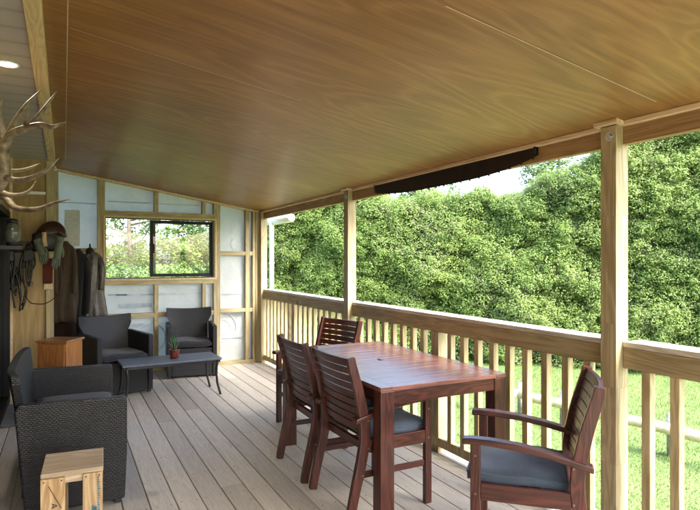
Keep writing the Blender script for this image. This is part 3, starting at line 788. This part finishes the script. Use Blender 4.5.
def stroke(x0, z0, x1, z1, wd=.0025):
    d = Vector((x1-x0, z1-z0)).normalized()*wd; n = Vector((-d[1], d[0]))
    b.add([(x0+n[0], -.1525, z0+n[1]), (x1+n[0], -.1525, z1+n[1]), (x1-n[0], -.1525, z1-n[1]), (x0-n[0], -.1525, z0-n[1])], [(0, 1, 2, 3)])
stroke(-.098, .395, -.045, .285, .0016)
stroke(-.085, .312, -.062, .300, .0018); stroke(-.062, .300, -.087, .290, .0018); stroke(-.078, .309, -.080, .293, .0018)
b.build('pencil_mark', INKB, t, fixn=False)
def text(name, s, size, m, parent, M, align='LEFT', ext=.0004):
    c = bpy.data.curves.new(name, 'FONT'); c.body = s; c.size = size; c.extrude = ext; c.align_x = align
    o = bpy.data.objects.new(name, c); COL.objects.link(o)
    dg = bpy.context.evaluated_depsgraph_get(); me = bpy.data.meshes.new_from_object(o.evaluated_get(dg)); COL.objects.unlink(o); bpy.data.objects.remove(o)
    me.materials.clear(); me.materials.append(m); o = bpy.data.objects.new(name, me); COL.objects.link(o); o.parent = parent; o.matrix_local = M; return o
rotx = Matrix.Rotation(R(90), 4, 'X')
b = MB(); b.box(.083, .105, -.1515, -.1500, .225, .268); b.box(.083, .092, -.1515, -.1500, .268, .276)
b.build('stamp', INKT, t)
b = MB()
for k in range(15): 
    z = .405-.011*k; b.box(.108, .108+random.choice([.010, .013, .007]), -.1515, -.1502, z-.0035, z+.0025)
b.build('stencil_print', INKT, t)
b = MB()
for x in (-.118, -.045, .058, .116):
    b.tube([(x, -.1495, .414), (x, -.1512, .414)], .0035, 8)
b.build('nail_head', INKB, t)
t = tag(bx('door_mat', MATM, None, -.49, -.305, 5.62, 6.46, .001, .014, bevel=.004), 'grey rectangular door mat beside the black glass door', 'mat')

# ================================================================== crosscut saw on the beam
t = thing('crosscut_saw', 'long dark rusty crosscut saw hung along the veranda beam, teeth down', 'saw', (2.482, 3.4, 2.06))
top = [(-.97, 2.128), (-.5, 2.132), (0, 2.133), (.5, 2.128), (.97, 2.122)]
b = MB(); n = 60; vs = []
def prof(s):      # s: -1..1 from near end to far end; belly of the blade
    return 1.988+.072*abs(s)**3.4*(.95 if s < 0 else .78)
pts = []
for i in range(n+1):
    s = -1+2*i/n; y = s*.97; pts.append((y, prof(s)))
poly = []
for i in range(n):
    (ya, za), (yb, zb) = pts[i], pts[i+1]; poly.append((ya, za))
    if i % 3 == 1: poly += [(ya+.006, za-.014), (ya+.014, za-.002)]
poly.append(pts[-1]); poly += [(.97, 2.118), (.5, 2.126), (0, 2.1275), (-.5, 2.1275), (-.97, 2.126)]
vs = [(x, y, z-2.06) for x in (-.0015, .0015) for (y, z) in poly]; m = len(poly)
b.add(vs, [tuple(range(m-1, -1, -1)), tuple(range(m, 2*m))]+[(i, (i+1) % m, m+(i+1) % m, m+i) for i in range(m)])
b.build('blade', RUST, t)
for s in (-1, 1):
    b = MB(); b.tube([(-.008, s*.955, .012), (-.008, s*.955, .058)], .009, 10); b.build('handle_socket', RUST, t, smooth=True)

# ================================================================== antlers
t = thing('antlers', 'large branching brown deer antlers mounted on the left house wall', 'antlers', (-.45, 3.0, 1.6))
def pts3(l): return [P(x, y, D)-Vector((-.45, 3.0, 1.6)) for x, y, D in l]
def smoothp(p, r, it=4):
    out = []; rr = []; n = len(p)
    for i in range(n-1):
        p0, p1, p2, p3 = p[max(i-1, 0)], p[i], p[i+1], p[min(i+2, n-1)]
        for k in range(it):
            u = k/it
            out.append(.5*((2*p1)+(p2-p0)*u+(2*p0-5*p1+4*p2-p3)*u*u+(3*p1-p0-3*p2+p3)*u**3)); rr.append(r[i]+(r[i+1]-r[i])*u)
    return out+[p[-1]], rr+[r[-1]]
def antler(name, lst):
    b = MB()
    for l, r in lst:
        p, rr = smoothp(pts3(l), r); b.tube(p, [q*1.18 for q in rr], 10)
    return b.build(name, BONE, t, smooth=True)
antler('antler', [
    ([(-60, 226, 2.9), (-25, 206, 2.85), (1, 184, 2.75), (5, 165, 2.72), (4, 150, 2.7), (8, 138, 2.68), (17, 131, 2.66), (40, 125, 2.62), (52, 127, 2.60), (66, 122, 2.58)], [.026, .025, .023, .021, .020, .018, .015, .012, .009, .002]),
    ([(14, 134, 2.67), (28, 127, 2.68), (41, 113, 2.70), (50, 101, 2.72), (57, 91, 2.74)], [.014, .012, .009, .006, .001]),
    ([(5, 145, 2.7), (12, 127, 2.72), (24, 108, 2.76), (33, 98, 2.78), (41, 90, 2.8)], [.015, .012, .009, .006, .001]),
    ([(6, 143, 2.7), (2, 128, 2.65), (0, 112, 2.6), (2, 98, 2.56)], [.014, .011, .008, .001]),
    ([(25, 128, 2.66), (27, 116, 2.62), (28, 106, 2.58)], [.010, .007, .001]),
    ([(3, 176, 2.73), (14, 180, 2.70), (28, 179, 2.64), (44, 172, 2.58), (59, 158, 2.54)], [.014, .012, .011, .008, .001]),
    ([(4, 170, 2.74), (14, 171, 2.8), (27, 169, 2.88), (41, 163, 2.95)], [.011, .009, .007, .001])])
antler('antler', [
    ([(-70, 232, 3.15), (-30, 222, 3.15), (-8, 206, 3.12), (4, 197, 3.1), (16, 208, 3.05), (38, 209, 3.0), (54, 203, 2.96), (70, 199, 2.92)], [.026, .024, .021, .017, .014, .011, .007, .001]),
    ([(-6, 186, 3.1), (4, 193, 3.08), (17, 195, 3.1), (29, 191, 3.12), (36, 181, 3.14)], [.014, .012, .010, .007, .001]),
    ([(-30, 222, 3.15), (-14, 196, 3.2), (-8, 170, 3.2), (-14, 140, 3.2)], [.02, .017, .013, .004])])
MB().box(-.05, -.02, -.14, .14, -.22, .14).build('plaque', LEATH, t, bevel=.02)
MB().tube([(-.04, 0, -.02), (.04, .0, -.03), (.09, 0, -.10)], [.05, .045, .02], 12).build('skull_plate', plain('bone', (.5, .45, .35), .6), t, smooth=True)

# lantern
t = thing('lantern', 'dark glass jar lantern on a black bracket above the glass door', 'lantern', (-.40, 5.40, 1.56))
bx('bracket', BLACK, t, -.0995, .085, -.05, .05, -.035, .0)
MB().lathe([(.045, .001), (.05, .01), (.05, .02)], (.02, 0, 0)).build('base', BLACK, t, smooth=True)
gl = plain('smoky_jar', (.09, .10, .085), .12, vary=.4); MB().lathe([(.040, .021), (.058, .05), (.060, .13), (.045, .175), (.038, .185)], (.02, 0, 0)).build('jar', gl, t, smooth=True)
MB().lathe([(.042, .186), (.042, .21), (.015, .225)], (.02, 0, 0)).build('cap', BLACK, t, smooth=True)

# ================================================================== hanging tack and coats
def garment(name, label, cat, cx, y, ztop, zbot, w_top, w_bot, dep, m, folds=5, sleeves=True, seed=0, sh=.12, extra=None):
    t = thing(name, label, cat, (cx, y, ztop))
    rnd = random.Random(seed); H = ztop-zbot; n = 40; k = 16; b = MB(); ph = rnd.uniform(0, 6)
    prof = [(0, .16), (.03, .34), (sh*.6, .78), (sh, 1.0)]
    def fn(u, v):
        a = 2*pi*u; h = v*H
        if v < sh:
            for (p0, q0), (p1, q1) in zip(prof[:-1], prof[1:]):
                if p0 <= v <= p1: wd = w_top*(q0+(q1-q0)*(v-p0)/(p1-p0))
        else: wd = w_top+(w_bot-w_top)*(v-sh)/(1-sh)
        fo = 1+(.07+.22*v)*sin(folds*a+ph+2.6*v+.8*sin(7*v+ph))+(.04+.12*v)*sin((folds*2+1)*a-ph+3*v)-.10*max(0, 1-abs(((a+pi/2+pi) % (2*pi))-pi)/.16)
        r = wd/2*fo
        return (r*cos(a)+.012*sin(5*v+ph), dep/2*sin(a)*fo*(.5+.5*min(1, v*4)), -h+.012*sin(3*a+ph)*(v > .95))
    n = 72; b.grid(fn, n, k*2)
    b.build('body', m, t, smooth=True, solid=.004)
    if sleeves:
        for s in (1, -1):
            sw = w_top*.17; x0 = s*w_top*.44
            b = MB(); p, rr = smoothp([Vector((x0*.9, -.01, -H*sh)), Vector((x0*1.18, -.03, -H*.22)), Vector((x0*1.22, -.055, -H*.42)), Vector((x0*1.08, -.06, -H*rnd.uniform(.58, .66)))], [sw*.8, sw, sw*.85, sw*.7])
            b.tube(p, rr, 10); b.build('sleeve', m, t, smooth=True)
    return t
ya = 7.50
def wxz(px, py, y): return wx(px, y), wz(px, py, y)
x_, z_ = wxz(66, 250, 6.9)
garment('long_coat', 'long tan brown oilskin coat hanging right of the saddle', 'coat', wx(65, 7.3), 7.30, wz(65, 241, 7.3), wz(65, 322, 7.3), .19, .25, .13, TANC, 3, True, 1)
garment('apron', 'dark maroon brown riding chaps hanging low behind the orange cabinet', 'chaps', wx(60, 7.40), 7.42, wz(60, 283, 7.4), wz(60, 352, 7.4), .34, .40, .10, MAROON, 6, False, 2, sh=.06)
garment('black_coat', 'long black coat hanging between the tan coat and the grey jacket', 'coat', wx(77.5, ya), 7.45, wz(79, 249, ya), wz(79, 352, ya), .21, .24, .12, BLKC, 4, True, 3)
g = garment('jacket', 'shiny grey brown waxed jacket on a hook beside the window', 'jacket', wx(90, ya), 7.50, wz(90, 250, ya), wz(90, 318, ya), .24, .33, .14, GREYC, 5, True, 4)
MB().tube([(0, .03, .07), (0, .0, .06), (0, -.01, .03), (0, -.01, -.02)], .01, 8).build('hanging_loop', BLKC, g)
MB().lathe([(.02, .03), (.045, .0), (.05, -.04), (.03, -.07)], (0, 0, 0), 14).build('collar', BLKC, g, smooth=True)
t = thing('coat_rail', 'thin timber peg rail on the wall above the coats', 'rail', (wx(80, 7.58), 7.595, wz(80, 250, 7.58)))
bx('board', PINE_X, t, -.18, .20, -.004, .0045, -.02, .02)
for k in range(5): MB().tube([(-.16+k*.085, -.005, 0), (-.16+k*.085, -.05, .015)], .007, 8).build('peg', PINE, t)
# saddle on a wall rack
sp = P(48, 231, 5.72)
t = thing('saddle', 'dark brown leather saddle on a bracket at the corner of the plywood wall', 'saddle', sp)
b = MB()
def sd_f(u, v):
    a = -1+2*u; q = v*pi
    return (a*.150+.02*sin(q), -.11*cos(q)*(1-.25*a*a), .185*sin(q)**.7*max(0, 1-abs(a)**2.2)**.55-.09+.03*a)
b.grid(sd_f, 20, 14); b.build('seat', LEATH, t, smooth=True, solid=.012)
for s in (-1, 1):
    b = MB(); b.grid(lambda u, v: (-.135+.27*u*(1-.1*v), s*(.10+.02*sin(v*3)), .045*sin(u*pi)-.04-.17*v-.04*sin(u*pi)*v), 8, 8); b.build('flap', DLEATH, t, smooth=True, solid=.008)
MB().tube([(-.03, -.15, -.02), (-.03, -.155, -.10), (-.02, -.15, -.16)], .022, 10).build('wooden_block', PALE, t, smooth=True)
b = MB(); b.box(-.02, .02, .10, 6.69-sp.y, -.06, -.02); b.build('bracket', PINE, t)
def glove(px, py, D, ln, rot, label):
    o = P(px, py, D); t = thing('canvas_glove', label, 'glove', o, 0, 'green work gloves under the saddle')
    M = Matrix.Rotation(rot, 4, 'Y')
    def tf(p): return M @ Vector(p)
    b = MB(); b.tube([tf(q) for q in ((0, 0, 0), (0, -.004, -.3*ln), (.003, -.006, -.62*ln))], [.030, .036, .034], 10)
    for k, (dx, l) in enumerate(((-.024, .30), (-.008, .37), (.010, .36), (.026, .28))):
        b.tube([tf((dx, -.004, -.58*ln)), tf((dx*1.15, -.006, -(.58+l*.6)*ln)), tf((dx*1.2, -.002, -(.58+l)*ln))], [.0105, .010, .007], 7)
    b.tube([tf((.028, -.004, -.25*ln)), tf((.048, -.008, -.42*ln)), tf((.05, -.008, -.55*ln))], [.013, .011, .008], 7)
    b.build('hand', GREENC, t, smooth=True); b = MB(); b.tube([tf((0, 0, .02)), tf((0, 0, -.03))], [.036, .034], 12); b.build('cuff', GREENC, t, smooth=True)
glove(37.5, 241, 5.56, .25, R(-16), 'green canvas work glove on the left of the pair under the saddle')
glove(60.5, 239, 5.56, .32, R(10), 'green canvas work glove on the right of the pair, larger and paler')
t = thing('red_pouch', 'red cloth pouch with a tan end hanging below the saddle', 'pouch', P(48, 258, 5.66))
MB().box(-.045, .045, -.02, .02, -.26, 0, jit=.006).build('body', REDC, t, bevel=.015, seg=3)
MB().box(-.04, .04, -.024, .024, -.32, -.261, jit=.004).build('tan_end', PALE, t, bevel=.01)
MB().tube([(0, 0, -.005), (0, 0, .12)], .006, 6).build('cord', BLKC, t)
# bridles
hk = P(22, 243, 5.78)
t = thing('peg_board', 'dark peg strip on the plywood holding the bridles', 'rail', (hk.x, 6.69, hk.z)); bx('board', DLEATH, t, -.13, .13, -.012, .009, -.02, .02)
for k, (px, ln, lb) in enumerate(((13, .52, 'black leather bridle nearest the glass door'), (20, .70, 'longest black leather bridle, in the middle of the peg strip'), (28, .50, 'black leather bridle nearest the saddle'))):
    h = P(px, 244, 5.70); t = thing('bridle', lb, 'bridle', h, 0, 'black bridles on the plywood wall'); rnd = random.Random(k)
    for j in range(6):
        a = rnd.uniform(-.05, .05); c = rnd.uniform(-.07, .07); l = ln*rnd.uniform(.55, 1)
        p, rr = smoothp([Vector((0, -.0, 0)), Vector((a, -.02, -l*.3)), Vector((c, -.03, -l*.7)), Vector((c*.6+rnd.uniform(-.02, .02), -.02, -l))], [.010, .011, .010, .009]); b = MB(); b.tube(p, rr, 6)
        b.build('strap', DLEATH, t, smooth=True)
    b = MB(); n = 16; c = Vector((.01, -.03, -ln*.8)); b.tube([c+Vector((.035*cos(2*pi*i/n), 0, .035*sin(2*pi*i/n))) for i in range(n+1)], .005, 6); b.build('bit_ring', DSTEEL, t, smooth=True)
    b = MB(); b.box(-.05, .05, -.035, .0, -ln*.35, -ln*.12, jit=.015); b.build('blinker', DLEATH, t, bevel=.01)
t = thing('lead_rope', 'thin dark looped cord hanging in front of the plywood wall', 'rope', P(36, 300, 5.7))
p, rr = smoothp([P(60, 262, 5.62)-P(36, 300, 5.7), P(62, 285, 5.6)-P(36, 300, 5.7), P(52, 300, 5.6)-P(36, 300, 5.7), P(38, 304, 5.62)-P(36, 300, 5.7), P(26, 296, 5.66)-P(36, 300, 5.7), P(22, 250, 5.7)-P(36, 300, 5.7)], [.005]*6)
MB().tube(p, rr, 6).build('cord', LEATH, t, smooth=True)

# ================================================================== downpipe and gutter beyond the railing
t = thing('downpipe', 'white plastic downpipe outside the far end of the railing', 'pipe', (2.76, 7.98, 0))
MB().tube([(0, 0, GZ), (0, 0, 1.95), (.0, -.005, 2.0), (.04, -.02, 2.04)], .036, 16).build('pipe', WHITE, t, smooth=True)
b = MB()
for z in (1.4, .6): b.tube([(0, 0, z-.012), (0, 0, z+.012)], .041, 16)
b.build('clip', WHITE, t)
t = thing('gutter', 'short white rounded gutter end above the downpipe', 'gutter', (2.80, 7.9, 2.02))
b = MB(); b.tube([(0, .3, .0), (0, -.62, .0), (0, -.66, .012)], [.058, .058, .045], 18); b.build('trough', WHITE, t, smooth=True)

# ================================================================== foliage
def clumps(C, Nn, rad, nper, leaf, up=.35):
    """small leaf faces spread round every clump centre"""
    m = len(C); idx = np.repeat(np.arange(m), nper); n = len(idx)
    d = rng.normal(size=(n, 3)); d /= np.linalg.norm(d, axis=1)[:, None]
    rr = (np.asarray(rad)[idx] if np.ndim(rad) else np.full(n, rad))*rng.uniform(.35, 1.0, n)**.6
    pos = C[idx]+d*rr[:, None]*np.array([1, 1, .72])
    nrm = d*.7+Nn[idx]*.9+np.array([0, 0, up])+rng.normal(size=(n, 3))*.38
    nrm /= np.linalg.norm(nrm, axis=1)[:, None]
    t1 = np.cross(nrm, rng.normal(size=(n, 3))); t1 /= np.linalg.norm(t1, axis=1)[:, None]; t2 = np.cross(nrm, t1)
    a = (leaf*rng.uniform(.6, 1.25, n))[:, None]; bb = a*.5
    V = np.empty((n, 4, 3)); V[:, 0] = pos-t1*a; V[:, 1] = pos-t2*bb+nrm*a*.12; V[:, 2] = pos+t1*a; V[:, 3] = pos+t2*bb+nrm*a*.12
    return V.reshape(-1, 3), n
def vnoise(x, z, s):
    return (np.sin(x*1.7*s+z*.9*s)+np.sin(x*.83*s-z*2.1*s+1.3)+np.sin(x*2.9*s+z*1.7*s+4.1)*.6+np.sin(-x*4.3*s+z*3.9*s+.7)*.4)/3
# hedge: front face along a line
A = np.array([15.5, -.2]); B = np.array([3.35, 13.35]); LH = np.linalg.norm(B-A); dr = (B-A)/LH; nf = np.array([-dr[1], dr[0]])
if np.dot(nf, -A) < 0: nf = -nf
t = thing('hedge', 'tall dense light green hedge filling the view beyond the lawn', 'hedge', (A[0], A[1], GZ))
def htop(s): return 3.72-.25*np.exp(-((s-12.6)/1.3)**2)+1.0*np.clip((9.9-s)/.9, 0, 1)+.22*np.sin(s*.8+.5)+.16*np.sin(s*2.1)+.09*np.sin(s*5.3)+.05*np.sin(s*11)
def surf(s, h, dp=0):
    bulge = .34*vnoise(s, h, 1.0)+.19*vnoise(s+9, h+4, 3.1)-.28*np.clip(h/3.6, 0, 1.2)**2+.0
    f = bulge-dp
    x = A[0]+dr[0]*s+nf[0]*f; y = A[1]+dr[1]*s+nf[1]*f
    return np.stack([x-A[0], y-A[1], h], 1)
m = 14500
s1 = rng.uniform(0, LH, m); h1 = rng.uniform(0, 1, m)**.95*(htop(s1)+.06)
C1 = surf(s1, h1, rng.uniform(-.05, .35, m)**1.0)
m2 = 2600; s2 = rng.uniform(0, LH, m2); C2 = surf(s2, htop(s2)-.05+rng.uniform(-.15, .16, m2), rng.uniform(0, 1.4, m2))
Cc = np.concatenate([C1, C2]); Nn = np.tile(np.array([nf[0]*.7, nf[1]*.7, .6]), (len(Cc), 1))
keep = vnoise(Cc[:, 0]*1.0+Cc[:, 1], Cc[:, 2], 4.2) > -.62
Cc, Nn = Cc[keep], Nn[keep]
V, n = clumps(Cc, Nn, rng.uniform(.07, .21, len(Cc))**1.0, 62, .0215)
raw_mesh('foliage', V, n, 4, LEAF1, t)
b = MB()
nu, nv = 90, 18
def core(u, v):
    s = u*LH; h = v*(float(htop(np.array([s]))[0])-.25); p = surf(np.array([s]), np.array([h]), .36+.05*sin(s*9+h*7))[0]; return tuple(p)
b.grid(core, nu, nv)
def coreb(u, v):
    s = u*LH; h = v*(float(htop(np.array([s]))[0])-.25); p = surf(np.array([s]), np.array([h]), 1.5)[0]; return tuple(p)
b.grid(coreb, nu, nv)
b.build('shade_core', CORE, t, smooth=True, fixn=False)  # added dark sheets filling holes behind the leaves, coloured as inner shade
def tree(name, label, cat, base, h, crown, ncl, m, rad=.16, leaf=.045, trunk_r=.09, lean=(0, 0), seed=0, grp=None, lo=.25, nper=26, trunk=True):
    """trunk with limbs; crown = (rx, ry, rz) of the leaf volume"""
    t = thing(name, label, cat, base, 0, grp); rnd = random.Random(seed); g = np.random.default_rng(seed)
    b = MB(); top = Vector((lean[0], lean[1], h*.9)); p = [Vector((0, 0, 0)), Vector((lean[0]*.2+.05, lean[1]*.2, h*.3)), Vector((lean[0]*.6-.05, lean[1]*.6, h*.6)), top]
    pp, rr = smoothp(p, [trunk_r, trunk_r*.8, trunk_r*.5, .02]); b.tube(pp, rr, 9); ends = [top]
    for k in range(16):
        z = h*rnd.uniform(lo, .85); a = rnd.uniform(0, 2*pi); ln = crown[0]*rnd.uniform(.6, 1.0)
        q0 = Vector((lean[0]*z/h, lean[1]*z/h, z)); q1 = q0+Vector((cos(a)*ln*.5, sin(a)*ln*.5, ln*.12)); q2 = q0+Vector((cos(a)*ln, sin(a)*ln, ln*rnd.uniform(.15, .5)))
        pp, rr = smoothp([q0, q1, q2], [trunk_r*.4, trunk_r*.22, .006]); b.tube(pp, rr, 6); ends += [q1, q2, (q1+q2)/2]
    if trunk: b.build('trunk', BARK, t, smooth=True)
    E = np.array([tuple(e) for e in ends]); idx = g.integers(0, len(E), ncl)
    C = E[idx]+g.normal(size=(ncl, 3))*np.array([crown[0]*.22, crown[1]*.22, crown[2]*.16])
    q = C-np.array([lean[0]*.5, lean[1]*.5, h*.6]); ok = (q[:, 0]/crown[0])**2+(q[:, 1]/crown[1])**2+(q[:, 2]/crown[2])**2 < 1.15; C = C[ok]
    nn = C-np.array([0, 0, h*.55]); nn /= np.linalg.norm(nn, axis=1)[:, None]+1e-6
    V, n = clumps(C, nn, g.uniform(rad*.5, rad*1.1, len(C)), nper, leaf); raw_mesh('crown', V, n, 4, m, t)
    return t
def gp(px, D): v = P(px, 260, D); return (v.x, v.y, GZ)
TG = 'trees seen through the window and over the hedge'
tree('leafy_tree', 'loose light tree with a visible trunk filling the left window pane', 'tree', gp(131, 15), 5.0, (1.7, 1.7, 2.2), 330, LEAF2, .17, .045, .10, seed=3, grp=TG)
tree('leafy_tree', 'dense dark green tree at the right side of the right window pane', 'tree', gp(202, 16), 4.4, (.9, .9, 1.8), 330, LEAF3, .2, .05, .1, seed=8, grp=TG, lo=.2)
tree('shrub', 'pale green bush low in the right window pane', 'shrub', gp(172, 14), 2.6, (1.0, 1.0, 1.35), 620, LEAF1, .2, .045, .05, seed=11, grp='bushes behind the end wall', lo=.1)
tree('shrub', 'bright green bush low in the corner of the left window pane', 'shrub', gp(108, 15), 2.3, (.9, .9, 1.2), 480, LEAF1, .2, .045, .05, seed=12, grp='bushes behind the end wall', lo=.1)
tree('shrub', 'green bush beyond the left end of the hedge', 'shrub', gp(216, 17), 3.2, (.9, .9, 1.7), 420, LEAF2, .22, .05, .05, seed=14, grp='bushes behind the end wall', lo=.1)
tree('conifer', 'dark conifer rising above the hedge at the right edge of the photo', 'tree', gp(706, 12.6), 6.2, (1.2, 1.2, 3.0), 1100, LEAF3, .22, .045, .12, seed=21, grp=TG, lo=.2)
tree('leafy_tree', 'thin topped tree standing just behind the middle of the hedge', 'tree', gp(420, 14.5), 4.8, (1.3, 1.3, 1.6), 420, LEAF2, .17, .04, .08, seed=23, grp=TG, lo=.45)
tree('leafy_tree', 'green tree behind the hedge to the left of the nearest post', 'tree', gp(560, 13.4), 5.2, (1.1, 1.1, 1.8), 620, LEAF2, .17, .04, .08, seed=26, grp=TG, lo=.4)
tree('leafy_tree', 'green tree behind the hedge beyond the far bay of the railing', 'tree', gp(318, 16), 5.4, (1.9, 1.6, 2.2), 500, LEAF2, .2, .045, .09, seed=27, grp=TG, lo=.35)

# ================================================================== log rail fence on the lawn
a = P(800, 463, 4.9); c = P(520, 388.5, 7.3)
t = thing('log_fence', 'low fence of long round pale logs on short grey posts across the lawn', 'fence', (a.x, a.y, GZ))
def rl(v): return v-Vector((a.x, a.y, GZ))
c2 = P(350, 352, 9.0)
zl = .31
pA, pB, pC = rl(a), rl(c), rl(c2); pA.z = pB.z = pC.z = zl
for p, q in ((pA, pB), (pB+Vector((-.01, .02, 0)), pC)):
    o = MB(); o.tube([p+(q-p)*(i/10)+Vector((0, 0, .006*sin(i*1.9))) for i in range(11)], [.058+.003*sin(i*2.3) for i in range(11)], 16); o.build('log_rail', LOG, t, smooth=True)
for k, f in enumerate((.35, .78)):
    q = pA+(pB-pA)*f; o = MB(); o.tube([(q.x+.10, q.y+.1, 0), (q.x+.10, q.y+.1, zl+.13)], .05, 12); o.build('fence_post', GREYP, t, smooth=True)
q = pB; o = MB(); o.tube([(q.x+.12, q.y+.1, 0), (q.x+.12, q.y+.1, zl+.12)], .05, 12); o.build('fence_post', GREYP, t, smooth=True)
q = pC; o = MB(); o.tube([(q.x+.12, q.y+.1, 0), (q.x+.12, q.y+.1, zl+.12)], .05, 12); o.build('fence_post', GREYP, t, smooth=True)
